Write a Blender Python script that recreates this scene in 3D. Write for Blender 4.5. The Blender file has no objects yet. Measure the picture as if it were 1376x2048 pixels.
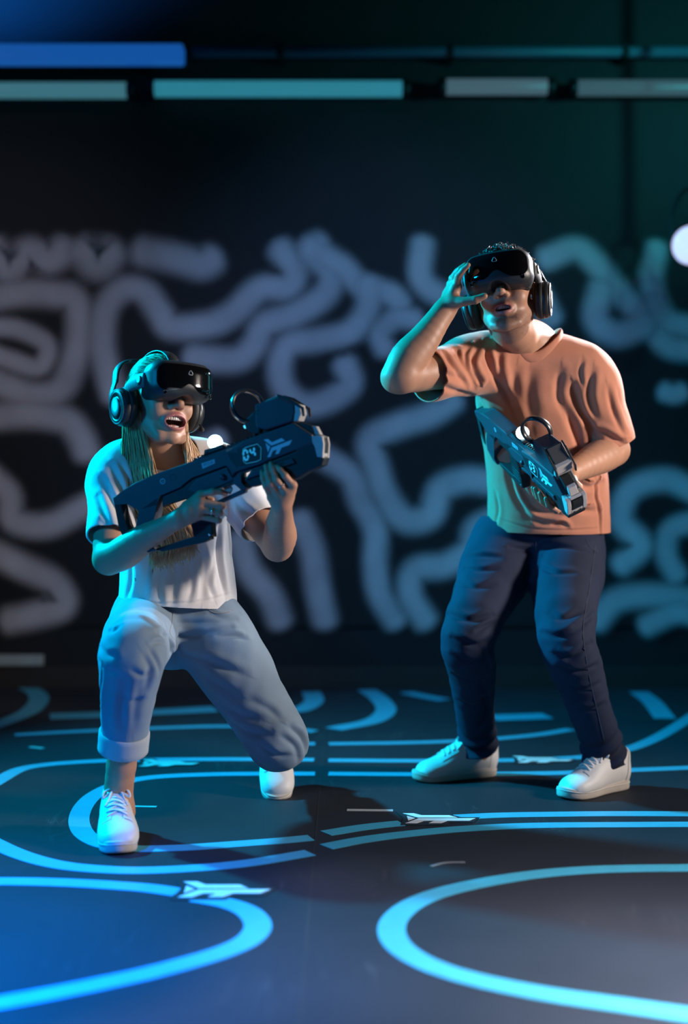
import bpy, bmesh, math, random
import numpy as np
from mathutils import Vector, Matrix

random.seed(7); np.random.seed(7)
C = bpy.context.scene.collection
SC = bpy.context.scene

# ------------------------------------------------------------------ camera
FPX, CX, CY, CAMH = 2500.0, 688.0, 1024.0, 0.82      # focal length / centre for a 1376 x 2048 frame
cam_d = bpy.data.cameras.new('camera')
cam = bpy.data.objects.new('camera', cam_d); C.objects.link(cam)
cam.location = (0, 0, CAMH); cam.rotation_euler = (math.pi/2, 0, 0)
cam_d.sensor_fit = 'VERTICAL'; cam_d.sensor_height = 36.0
cam_d.lens = 36.0*FPX/2048.0
cam_d.clip_start = 0.05
cam_d.dof.use_dof = True; cam_d.dof.focus_distance = 3.34; cam_d.dof.aperture_fstop = 1.0
SC.camera = cam
SC.view_settings.view_transform = 'Standard'; SC.view_settings.look = 'None'
SC.view_settings.gamma = 1.0; SC.view_settings.use_curve_mapping = False
SC.view_settings.exposure = 0.0

# ------------------------------------------------------------------ world + lights
W = bpy.data.worlds.new('world'); SC.world = W; W.use_nodes = True
W.node_tree.nodes['Background'].inputs[0].default_value = (0.10, 0.22, 0.32, 1)
W.node_tree.nodes['Background'].inputs[1].default_value = 0.008

def aim(o, target):
    o.rotation_euler = (Vector(target) - o.location).to_track_quat('-Z', 'Y').to_euler()

def area(name, loc, target, size, power, color, spread=180, sizey=None):
    l = bpy.data.lights.new(name, 'AREA'); l.energy = power; l.color = color
    l.size = size; l.spread = math.radians(spread)
    if sizey: l.shape = 'RECTANGLE'; l.size_y = sizey
    o = bpy.data.objects.new(name, l); C.objects.link(o); o.location = loc; aim(o, target)
    return o

def spot(name, loc, target, angle, power, color, blend=0.6, radius=0.08):
    l = bpy.data.lights.new(name, 'SPOT'); l.energy = power; l.color = color
    l.spot_size = math.radians(angle); l.spot_blend = blend; l.shadow_soft_size = radius
    o = bpy.data.objects.new(name, l); C.objects.link(o); o.location = loc; aim(o, target)
    return o

CYAN = (0.0, 0.46, 0.74); DEEP = (0.0, 0.11, 0.62); WARM = (1.0, 0.87, 0.78)
area('light_cyan_left', (-2.6, 4.4, 2.45), (0.45, 3.4, 0.95), 0.18, 140, CYAN, spread=84)
area('light_blue_floor', (-2.0, 1.2, 2.6), (-1.15, 1.9, 0.0), 0.4, 150, DEEP, spread=44)
area('light_blue_fill', (-2.6, 1.6, 1.8), (-0.1, 3.3, 0.9), 0.5, 13, (0.0, 0.26, 0.62), spread=80)
area('light_key_right', (3.2, 2.75, 1.6), (-0.05, 3.4, 0.75), 0.40, 15.5, WARM, spread=62)
area('light_floor_right', (2.1, 0.8, 2.4), (1.05, 1.75, 0.0), 0.5, 52, (1.0, .90, .97), spread=38)
area('light_rim_right', (2.15, 5.1, 2.35), (0.66, 3.6, 1.3), 0.22, 6, (0.95, 0.93, 1.0), spread=24)
# washes on the rear wall
spot('light_wall_lavender', (-2.4, 3.3, 3.6), (-1.5, 5.84, 1.0), 58, 62, (0.85, 0.80, 1.0), 0.9)
spot('light_wall_blue', (0.2, 3.3, 3.6), (0.15, 5.84, 1.2), 52, 130, (0.27, 0.48, 1.0), 0.9)
spot('light_wall_teal', (2.3, 3.3, 3.6), (1.5, 5.84, 1.3), 55, 44, (0.08, 0.58, 0.85), 0.9)
spot('light_wall_high', (-2.1, 4.9, 3.0), (-1.6, 5.84, 3.7), 80, 360, (0.01, 0.20, 0.85), 0.9)
spot('light_wall_high_teal', (2.0, 4.4, 2.6), (1.3, 5.84, 3.2), 110, 62, (0.05, 0.75, 0.75), 0.9)

# ------------------------------------------------------------------ helpers
def P(px, py, Y):
    """point at distance Y in front of the camera seen at (px, py)"""
    return np.array([(px-CX)/FPX*Y, Y, CAMH-(py-CY)/FPX*Y])
def G(px, py, z=0.0):
    """point on the floor seen at (px, py)"""
    Y = (CAMH-z)*FPX/(py-CY)
    return np.array([(px-CX)/FPX*Y, Y, z])
def V(*a): return np.array(a, dtype=float)
def nrm(v): v = np.asarray(v, float); return v/np.linalg.norm(v)

def tag(o, label=None, cat=None, group=None, kind=None):
    if label: o['label'] = label
    if cat: o['category'] = cat
    if group: o['group'] = group
    if kind: o['kind'] = kind
    return o

def empty(name, loc=(0, 0, 0), label=None, cat=None, group=None):
    o = bpy.data.objects.new(name, None); C.objects.link(o); o.location = loc
    o.empty_display_size = 0.05
    return tag(o, label, cat, group)

def link(name, me, mat=None, parent=None, smooth=False, loc=None):
    """mesh given in WORLD coordinates; a child keeps its world place under its parent"""
    o = bpy.data.objects.new(name, me); C.objects.link(o)
    if mat is not None and not me.materials: me.materials.append(mat)
    if smooth: me.polygons.foreach_set('use_smooth', [True]*len(me.polygons))
    if loc is not None: o.location = loc
    if parent is not None:
        o.parent = parent
        bpy.context.view_layer.update()
        o.matrix_parent_inverse = parent.matrix_world.inverted()
    return o

def mesh_np(name, v, quads=None, tris=None):
    v = np.asarray(v, np.float32)
    me = bpy.data.meshes.new(name)
    loops, starts, totals, pos = [], [], [], 0
    for f, n in ((quads, 4), (tris, 3)):
        if f is None or len(f) == 0: continue
        f = np.asarray(f, np.int32)
        loops.append(f.ravel()); starts.append(pos+np.arange(len(f), dtype=np.int32)*n)
        totals.append(np.full(len(f), n, np.int32)); pos += f.size
    loops = np.concatenate(loops); starts = np.concatenate(starts)
    me.vertices.add(len(v)); me.vertices.foreach_set('co', v.ravel())
    me.loops.add(len(loops)); me.loops.foreach_set('vertex_index', loops)
    me.polygons.add(len(starts)); me.polygons.foreach_set('loop_start', starts)
    me.polygons.foreach_set('loop_total', np.concatenate(totals))
    me.polygons.foreach_set('use_smooth', np.ones(len(starts), bool))
    me.update(); me.validate()
    return me

def bm_mesh(name, bm, recalc=True):
    if recalc: bmesh.ops.recalc_face_normals(bm, faces=bm.faces)
    me = bpy.data.meshes.new(name); bm.to_mesh(me); bm.free(); return me

def add_box(bm, lo, hi, bevel=0.0, M=None, segs=2):
    r = bmesh.ops.create_cube(bm, size=1.0)
    lo, hi = np.minimum(lo, hi), np.maximum(lo, hi)
    for v in r['verts']:
        v.co = Vector([(lo[i]+hi[i])/2 + v.co[i]*(hi[i]-lo[i]) for i in range(3)])
    vs = r['verts']
    if bevel > 0:
        es = list({e for v in vs for e in v.link_edges})
        rb = bmesh.ops.bevel(bm, geom=es, offset=bevel, segments=segs, affect='EDGES', profile=0.5)
        vs = list({v for f in rb['faces'] for v in f.verts} | {v for v in vs if v.is_valid})
    if M is not None: bmesh.ops.transform(bm, matrix=M, verts=[v for v in vs if v.is_valid])
    return vs

def add_prism(bm, poly, d0, d1, axes, bevel=0.0, segs=2):
    """poly: 2D outline; axes = (origin, eu, ev, ew); extruded along ew from d0 to d1"""
    o, eu, ev, ew = [np.asarray(a, float) for a in axes]
    area2 = sum(poly[i][0]*poly[(i+1) % len(poly)][1]-poly[(i+1) % len(poly)][0]*poly[i][1] for i in range(len(poly)))
    if area2 < 0: poly = poly[::-1]
    a = [bm.verts.new(o+eu*p[0]+ev*p[1]+ew*d0) for p in poly]
    b = [bm.verts.new(o+eu*p[0]+ev*p[1]+ew*d1) for p in poly]
    n = len(poly); fs = []
    fs.append(bm.faces.new(a[::-1])); fs.append(bm.faces.new(b))
    for i in range(n): fs.append(bm.faces.new((a[i], a[(i+1) % n], b[(i+1) % n], b[i])))
    vs = a+b
    if bevel > 0:
        es = list({e for f in fs[:2] for e in f.edges})
        rb = bmesh.ops.bevel(bm, geom=es, offset=bevel, segments=segs, affect='EDGES', profile=0.5)
    return vs

def tube(pts, r, n=8, closed=False, flat=None, up=None):
    """verts, quads of a tube along pts; r scalar or list; flat=(ru, rv) ellipse factors"""
    pts = [np.asarray(p, float) for p in pts]; m = len(pts)
    rs = [r]*m if np.isscalar(r) else list(r)
    fu, fv = flat if flat else (1, 1)
    vs, qs = [], []
    ref = np.asarray(up, float) if up is not None else None
    prev = None
    for i, p in enumerate(pts):
        if closed: t = pts[(i+1) % m]-pts[i-1]
        else: t = pts[min(i+1, m-1)]-pts[max(i-1, 0)]
        t = nrm(t)
        if ref is not None: a = ref
        elif prev is None: a = V(0, 0, 1) if abs(t[2]) < .9 else V(1, 0, 0)
        else: a = prev
        a = nrm(a-t*np.dot(a, t)); b = np.cross(t, a); prev = a
        for k in range(n):
            w = 2*math.pi*k/n
            vs.append(p+a*math.cos(w)*rs[i]*fu+b*math.sin(w)*rs[i]*fv)
    for i in range(m if closed else m-1):
        for k in range(n):
            i2 = (i+1) % m
            qs.append((i*n+k, i*n+(k+1) % n, i2*n+(k+1) % n, i2*n+k))
    tr = []
    if not closed:
        c0 = len(vs); vs.append(pts[0]); c1 = len(vs); vs.append(pts[-1])
        for k in range(n):
            tr.append((c0, (k+1) % n, k)); tr.append((c1, (m-1)*n+k, (m-1)*n+(k+1) % n))
    return vs, qs, tr

def merge_tubes(lst):
    vs, qs, ts = [], [], []
    for a, q, t in lst:
        o = len(vs); vs += list(a)
        qs += [tuple(i+o for i in f) for f in q]; ts += [tuple(i+o for i in f) for f in t]
    return vs, qs, ts

def tube_obj(name, lst, mat, parent=None):
    v, q, t = merge_tubes(lst)
    return link(name, mesh_np(name, v, q, t), mat, parent)

def catmull(pts, n=6, closed=False):
    pts = np.asarray(pts, float); m = len(pts); out = []
    rng = range(m if closed else m-1)
    for i in rng:
        p1, p2 = pts[i], pts[(i+1) % m]
        p0 = pts[i-1] if (i > 0 or closed) else 2*p1-p2
        p3 = pts[(i+2) % m] if (i+2 < m or closed) else 2*p2-p1
        for j in range(n):
            t = j/n
            out.append(.5*((2*p1)+(-p0+p2)*t+(2*p0-5*p1+4*p2-p3)*t*t+(-p0+3*p1-3*p2+p3)*t**3))
    if not closed: out.append(pts[-1])
    return np.array(out)

def lathe(profile, axis_o, axis_d, n=32, ref=(0, 0, 1), caps=True):
    """profile: (radius, height) along axis"""
    d = nrm(axis_d); a = np.asarray(ref, float)
    if abs(np.dot(nrm(a), d)) > .95: a = V(1, 0, 0)
    a = nrm(a-d*np.dot(a, d)); b = np.cross(d, a); o = np.asarray(axis_o, float)
    vs, qs, ts = [], [], []
    for r, h in profile:
        for k in range(n):
            w = 2*math.pi*k/n
            vs.append(o+d*h+(a*math.cos(w)+b*math.sin(w))*r)
    m = len(profile)
    for i in range(m-1):
        for k in range(n):
            qs.append((i*n+k, i*n+(k+1) % n, (i+1)*n+(k+1) % n, (i+1)*n+k))
    if not caps: return vs, qs, ts
    c0 = len(vs); vs.append(o+d*profile[0][1]); c1 = len(vs); vs.append(o+d*profile[-1][1])
    for k in range(n):
        ts.append((c0, (k+1) % n, k)); ts.append((c1, (m-1)*n+k, (m-1)*n+(k+1) % n))
    return vs, qs, ts

# ------------------------------------------------------------------ materials
def mat(name, col, rough=0.5, metal=0.0, spec=0.5, emit=None, estr=1.0, noise=None, bump=None, coat=0.0, sheen=0.0, sss=0.0, attr=None, alpha=1.0, weave=None):
    """procedural principled material. noise=(scale, amount) varies the colour, bump=(scale, strength)"""
    m = bpy.data.materials.new(name); m.use_nodes = True
    nt = m.node_tree; b = nt.nodes['Principled BSDF']; L = nt.links.new
    b.inputs['Roughness'].default_value = rough; b.inputs['Metallic'].default_value = metal
    b.inputs['Specular IOR Level'].default_value = spec
    b.inputs['Coat Weight'].default_value = coat; b.inputs['Sheen Weight'].default_value = sheen
    c4 = (*col, 1)
    b.inputs['Base Color'].default_value = c4
    if sss:
        b.inputs['Subsurface Weight'].default_value = sss; b.inputs['Subsurface Radius'].default_value = (.010, .004, .002)
        b.inputs['Subsurface Scale'].default_value = 1.0
    tc = nt.nodes.new('ShaderNodeTexCoord')
    src = None
    if attr:
        a = nt.nodes.new('ShaderNodeAttribute'); a.attribute_name = attr; src = a.outputs['Color']
    if noise:
        n = nt.nodes.new('ShaderNodeTexNoise'); n.inputs['Scale'].default_value = noise[0]; n.inputs['Detail'].default_value = 4
        L(tc.outputs['Object'], n.inputs['Vector'])
        r = nt.nodes.new('ShaderNodeMapRange'); r.inputs[3].default_value = 1-noise[1]; r.inputs[4].default_value = 1+noise[1]
        L(n.outputs['Fac'], r.inputs[0])
        mx = nt.nodes.new('ShaderNodeVectorMath'); mx.operation = 'SCALE'
        if src is not None: L(src, mx.inputs[0])
        else: mx.inputs[0].default_value = col
        L(r.outputs[0], mx.inputs['Scale']); src = mx.outputs[0]
    if src is not None: L(src, b.inputs['Base Color'])
    if bump:
        n2 = nt.nodes.new('ShaderNodeTexNoise'); n2.inputs['Scale'].default_value = bump[0]; n2.inputs['Detail'].default_value = 6
        L(tc.outputs['Object'], n2.inputs['Vector'])
        bp = nt.nodes.new('ShaderNodeBump'); bp.inputs['Strength'].default_value = bump[1]; bp.inputs['Distance'].default_value = .004
        L(n2.outputs['Fac'], bp.inputs['Height']); L(bp.outputs[0], b.inputs['Normal'])
    if emit:
        b.inputs['Emission Color'].default_value = (*emit, 1); b.inputs['Emission Strength'].default_value = estr
    return m

def srgb(r, g, b):
    f = lambda c: (c/12.92 if c <= .04045 else ((c+.055)/1.055)**2.4)
    return (f(r/255), f(g/255), f(b/255))
# ------------------------------------------------------------------ solid modelling: smooth-blended round volumes, one skin around them
class Solid:
    def __init__(s, lo, hi, h):
        s.lo = np.asarray(lo, np.float32); s.h = h
        s.n = np.ceil((np.asarray(hi)-s.lo)/h).astype(int)+1
        s.d = np.full(s.n, 0.2, np.float32)
    def _sl(s, lo, hi):
        a = np.clip(np.floor((lo-s.lo)/s.h).astype(int), 0, s.n); b = np.clip(np.ceil((hi-s.lo)/s.h).astype(int)+1, 0, s.n)
        sl = tuple(slice(a[i], b[i]) for i in range(3))
        ax = [(s.lo[i]+np.arange(a[i], b[i], dtype=np.float32)*s.h).astype(np.float32) for i in range(3)]
        return sl, ax[0][:, None, None], ax[1][None, :, None], ax[2][None, None, :]
    def _mix(s, sl, d, k, op):
        g = s.d[sl]
        if g.size == 0: return
        if op == 'cut':
            d = -d
            if k <= 0: s.d[sl] = np.maximum(g, d); return
            t = np.clip(.5-.5*(g-d)/k, 0, 1); s.d[sl] = g*(1-t)+d*t+k*t*(1-t)
        else:
            if k <= 0: s.d[sl] = np.minimum(g, d); return
            t = np.clip(.5+.5*(g-d)/k, 0, 1); s.d[sl] = g*(1-t)+d*t-k*t*(1-t)
    def seg(s, a, b, ra, rb, u=None, k=.01, op='add', flat=False):
        a = np.asarray(a, np.float32); b = np.asarray(b, np.float32)
        ra = (ra, ra) if np.isscalar(ra) else ra; rb = (rb, rb) if np.isscalar(rb) else rb
        w = b-a; L = float(np.linalg.norm(w))
        if L < 1e-6: w = V(0, 0, 1); L = 1e-6
        else: w = w/L
        u = V(1, 0, 0) if u is None else np.asarray(u, float)
        u = u-w*np.dot(u, w)
        if np.linalg.norm(u) < 1e-3: u = V(0, 1, 0)-w*w[1]
        u = nrm(u); v = np.cross(w, u)
        R = max(*ra, *rb)+abs(k)+4*s.h
        sl, X, Y, Z = s._sl(np.minimum(a, b)-R, np.maximum(a, b)+R)
        X = X-a[0]; Y = Y-a[1]; Z = Z-a[2]
        qw = X*np.float32(w[0])+Y*np.float32(w[1])+Z*np.float32(w[2])
        qu = X*np.float32(u[0])+Y*np.float32(u[1])+Z*np.float32(u[2])
        qv = X*np.float32(v[0])+Y*np.float32(v[1])+Z*np.float32(v[2])
        t = np.clip(qw/L, 0, 1); ov = qw-t*L
        ru = ra[0]+(rb[0]-ra[0])*t; rv = ra[1]+(rb[1]-ra[1])*t
        rm = np.minimum(ru, rv)
        if ra[0] == ra[1] and rb[0] == rb[1]:
            d = np.sqrt(qu*qu+qv*qv+ov*ov)-ru
        else:
            a1 = qu/ru; a2 = qv/rv; a3 = ov/rm
            k0 = np.sqrt(a1*a1+a2*a2+a3*a3)
            k1 = np.sqrt((a1/ru)**2+(a2/rv)**2+(a3/rm)**2)
            d = k0*(k0-1)/np.maximum(k1, 1e-6)
            d = np.maximum(d, -rm)
        if flat: d = np.maximum(d, qw-L)
        s._mix(sl, d.astype(np.float32), k, op)
    def ell(s, c, r, axes=None, k=.01, op='add'):
        """ellipsoid; axes = 3 unit rows"""
        c = np.asarray(c, np.float32)
        A = np.eye(3) if axes is None else np.asarray(axes, float)
        ext = np.sqrt(((A*np.asarray(r)[:, None])**2).sum(0))+abs(k)+4*s.h
        sl, X, Y, Z = s._sl(c-ext, c+ext)
        X = X-c[0]; Y = Y-c[1]; Z = Z-c[2]
        a = [(X*np.float32(A[i][0])+Y*np.float32(A[i][1])+Z*np.float32(A[i][2]))/np.float32(r[i]) for i in range(3)]
        k0 = np.sqrt(a[0]**2+a[1]**2+a[2]**2); k1 = np.sqrt((a[0]/r[0])**2+(a[1]/r[1])**2+(a[2]/r[2])**2)
        d = k0*(k0-1)/np.maximum(k1, 1e-6)
        s._mix(sl, np.maximum(d, -min(r)).astype(np.float32), k, op)
    def box(s, c, hs, axes=None, r=.005, k=.005, op='add', bend=0.0):
        """rounded box, half sizes hs; bend pulls the ends back along axis 1 by bend*s^2"""
        c = np.asarray(c, np.float32); A = np.eye(3) if axes is None else np.asarray(axes, float)
        hs = np.asarray(hs, float); h2 = hs+np.array([0, abs(bend)*hs[0]**2, 0])
        ext = (np.abs(A)*h2[:, None]).sum(0)+abs(k)+4*s.h
        sl, X, Y, Z = s._sl(c-ext, c+ext)
        X = X-c[0]; Y = Y-c[1]; Z = Z-c[2]
        q = [X*np.float32(A[i][0])+Y*np.float32(A[i][1])+Z*np.float32(A[i][2]) for i in range(3)]
        if bend: q[1] = q[1]+bend*q[0]**2
        q = [np.abs(q[i])-(hs[i]-r) for i in range(3)]
        d = np.sqrt(sum(np.maximum(x, 0)**2 for x in q))+np.minimum(np.maximum(np.maximum(q[0], q[1]), q[2]), 0)-r
        s._mix(sl, d.astype(np.float32), k, op)
    def chain(s, pts, rad, u=None, k=.01, sub=4, kin=None, flat=False):
        """round chain through pts; rad per point: scalar or (ru, rv); smooth interpolation"""
        pts = np.array([np.asarray(p, float) for p in pts])
        rr = np.array([(r, r) if np.isscalar(r) else r for r in rad], float)
        if sub > 1:
            allp = catmull(np.hstack([pts, rr]), sub); pts, rr = allp[:, :3], allp[:, 3:]
        for i in range(len(pts)-1):
            s.seg(pts[i], pts[i+1], tuple(rr[i]), tuple(rr[i+1]), u, k if kin is None or i < kin[0] else kin[1], flat=flat and i == len(pts)-2)
    def snapshot(s):
        """distance lookup of the shape so far"""
        d = s.d.copy(); lo, h, n = s.lo, s.h, s.n
        def f(v):
            i = np.clip(np.rint((v-lo)/h).astype(int), 0, n-1); return d[i[:, 0], i[:, 1], i[:, 2]]
        return f
    def warp(s, fn, band=.03):
        """d += fn(points) near the surface (folds and creases)"""
        idx = np.nonzero(np.abs(s.d) < band)
        pts = np.stack([s.lo[i]+idx[i]*np.float32(s.h) for i in range(3)], 1)
        s.d[idx] += fn(pts).astype(np.float32)
    def mesh(s):
        """naive surface nets"""
        d = s.d; h = s.h
        ins = d < 0
        cnt = np.zeros(np.array(d.shape)-1, np.uint8)
        for i in (0, 1):
            for j in (0, 1):
                for k in (0, 1):
                    cnt += ins[i:d.shape[0]-1+i, j:d.shape[1]-1+j, k:d.shape[2]-1+k]
        cells = np.stack(np.nonzero((cnt > 0) & (cnt < 8)), 1)
        vid = np.full(cnt.shape, -1, np.int32); vid[tuple(cells.T)] = np.arange(len(cells))
        cor = {}
        for i in (0, 1):
            for j in (0, 1):
                for k in (0, 1):
                    cor[(i, j, k)] = d[cells[:, 0]+i, cells[:, 1]+j, cells[:, 2]+k]
        acc = np.zeros((len(cells), 3)); num = np.zeros(len(cells))
        keys = list(cor)
        for a in keys:
            for ax in range(3):
                if a[ax] == 1: continue
                b = list(a); b[ax] = 1; b = tuple(b)
                da, db = cor[a], cor[b]; m = (da < 0) != (db < 0)
                t = np.where(m, da/np.where(m, da-db, 1), 0)
                p = np.tile(np.array(a, float), (len(cells), 1)); p[:, ax] = t
                acc += p*m[:, None]; num += m
        verts = (cells+acc/num[:, None])*h+s.lo
        quads = []
        for ax in range(3):
            sl1 = [slice(None)]*3; sl1[ax] = slice(0, -1); sl2 = [slice(None)]*3; sl2[ax] = slice(1, None)
            m = ins[tuple(sl1)] != ins[tuple(sl2)]
            e = np.stack(np.nonzero(m), 1)
            o1, o2 = [(1, 2), (2, 0), (0, 1)][ax]
            e = e[(e[:, o1] > 0) & (e[:, o2] > 0) & (e[:, o1] < d.shape[o1]-1) & (e[:, o2] < d.shape[o2]-1)]
            def cell(da, db):
                c = e.copy(); c[:, o1] -= da; c[:, o2] -= db; return vid[tuple(c.T)]
            q = np.stack([cell(1, 1), cell(0, 1), cell(0, 0), cell(1, 0)], 1)
            inside_first = ins[tuple(e.T)]
            q[~inside_first] = q[~inside_first][:, ::-1]
            quads.append(q)
        quads = np.concatenate(quads); quads = quads[(quads >= 0).all(1)]
        return verts, quads

def relax(v, q, it=2, lam=.5):
    """laplacian smoothing"""
    e = np.concatenate([q[:, [0, 1]], q[:, [1, 2]], q[:, [2, 3]], q[:, [3, 0]]])
    n = len(v); v = v.copy()
    deg = np.bincount(e[:, 0], minlength=n)+np.bincount(e[:, 1], minlength=n)
    for _ in range(it):
        acc = np.zeros_like(v)
        for c in range(3):
            acc[:, c] = np.bincount(e[:, 0], v[e[:, 1], c], n)+np.bincount(e[:, 1], v[e[:, 0], c], n)
        v += lam*(acc/np.maximum(deg, 1)[:, None]-v)
    return v

def clip_mesh(v, tris, g):
    """keep the part of the triangle mesh where g(v) <= 0, cut cleanly"""
    val = g(v); ins = val <= 0
    c = ins[tris].sum(1)
    keep = [tris[c == 3]]
    nv = []; cache = {}
    base = len(v)
    def cutpt(i, j):
        key = (i, j) if i < j else (j, i)
        if key not in cache:
            t = val[i]/(val[i]-val[j]); cache[key] = base+len(nv); nv.append(v[i]+(v[j]-v[i])*t)
        return cache[key]
    out = []
    for t in tris[c == 1]:
        while not ins[t[0]]: t = np.roll(t, -1)
        a, b, cc = int(t[0]), int(t[1]), int(t[2])
        out.append((a, cutpt(a, b), cutpt(a, cc)))
    for t in tris[c == 2]:
        while ins[t[0]]: t = np.roll(t, -1)
        a, b, cc = int(t[0]), int(t[1]), int(t[2])
        p, q = cutpt(a, b), cutpt(a, cc)
        out.append((p, b, cc)); out.append((p, cc, q))
    if out: keep.append(np.array(out, np.int64))
    tr = np.concatenate(keep); vv = np.vstack([v, np.array(nv).reshape(-1, 3)])
    used = np.unique(tr); mp = np.full(len(vv), -1); mp[used] = np.arange(len(used))
    return vv[used], mp[tr]

def q2t(q): return np.concatenate([q[:, [0, 1, 2]], q[:, [0, 2, 3]]])

def plane_g(p, n):
    p = np.asarray(p, float); n = nrm(n)
    return lambda v: (v-p)@n

def local_plane_g(p, n, R):
    """cut by a plane but only within R of p"""
    p = np.asarray(p, float); n = nrm(n)
    def g(v):
        d = (v-p)@n; r = np.linalg.norm(v-p, axis=1)
        return np.minimum(d, (R-r))
    return g

def sleeve_cut(p, n, R, torso, gap=.003):
    """open a sleeve at a plane without touching the torso beside it"""
    p = np.asarray(p, float); n = nrm(n)
    return lambda v: np.minimum(np.minimum((v-p)@n, R-np.linalg.norm(v-p, axis=1)), torso(v)-gap)

def cloth_folds(v, q, specs):
    """creases drawn along lines seen on the cloth: each crease sinks in and lifts a soft ridge beside it"""
    from mathutils.bvhtree import BVHTree
    bvh = BVHTree.FromPolygons(v.tolist(), q.tolist())
    o = Vector((0, 0, CAMH)); out = np.zeros(len(v)); eye = np.array(o)
    for px, w, dep in specs:
        line = catmull(np.array([(x, y) for x, y in px], float), 5) if len(px) > 2 else np.linspace(px[0], px[1], 7)
        hit = []
        for x, y in line:
            d = Vector(P(x, y, 1.0)-eye).normalized(); h = bvh.ray_cast(o, d)
            if h[0] is not None: hit.append(np.array(h[0]))
        if len(hit) < 3: continue
        hit = np.array(hit); lo, hi = hit.min(0)-4*w, hit.max(0)+4*w
        idx = np.nonzero(((v > lo) & (v < hi)).all(1))[0]
        if len(idx) == 0: continue
        p = v[idx]; best = np.full(len(p), 9.0); sx = np.zeros(len(p)); tt = np.zeros(len(p)); m = len(hit)-1
        for i in range(m):
            a, b = hit[i], hit[i+1]; e = b-a; L2 = e@e
            if L2 < 1e-10 or L2 > .0012: continue
            t = np.clip((p-a)@e/L2, 0, 1); r = p-a-t[:, None]*e; d2 = (r*r).sum(1)
            side = np.sign(r@np.cross(e, (a+b)/2-eye)); c = d2 < best
            best[c] = d2[c]; sx[c] = side[c]; tt[c] = ((i+t)/m)[c]
        x = np.sqrt(best)*sx; fade = np.sin(np.pi*np.clip(tt*.92+.04, 0, 1))**.6
        out[idx] += dep*fade*(np.exp(-(x/w)**2)-.6*np.exp(-((x-1.9*w)/(1.3*w))**2))
    return out

def fold(pts, a, b, width, depth, taper=True):
    """soft ridge (depth<0) or crease (depth>0) along the segment a-b"""
    a = np.asarray(a, float); b = np.asarray(b, float); w = b-a; L2 = w@w
    q = pts-a; t = np.clip(q@w/L2, 0, 1)
    r2 = ((q-t[:, None]*w)**2).sum(1)
    f = np.exp(-r2/(width*width))
    if taper: f = f*np.sin(np.pi*np.clip(t*.9+.05, 0, 1))**.7
    return depth*f

def vnoise(p, s, seed=0):
    """cheap smooth noise: sum of rotated sines"""
    rs = np.random.RandomState(seed); o = np.zeros(len(p))
    for i in range(6):
        k = nrm(rs.normal(size=3))*s*(.6+.8*rs.rand()); o += np.sin(p@k+rs.rand()*6.28)
    return o/6
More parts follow.
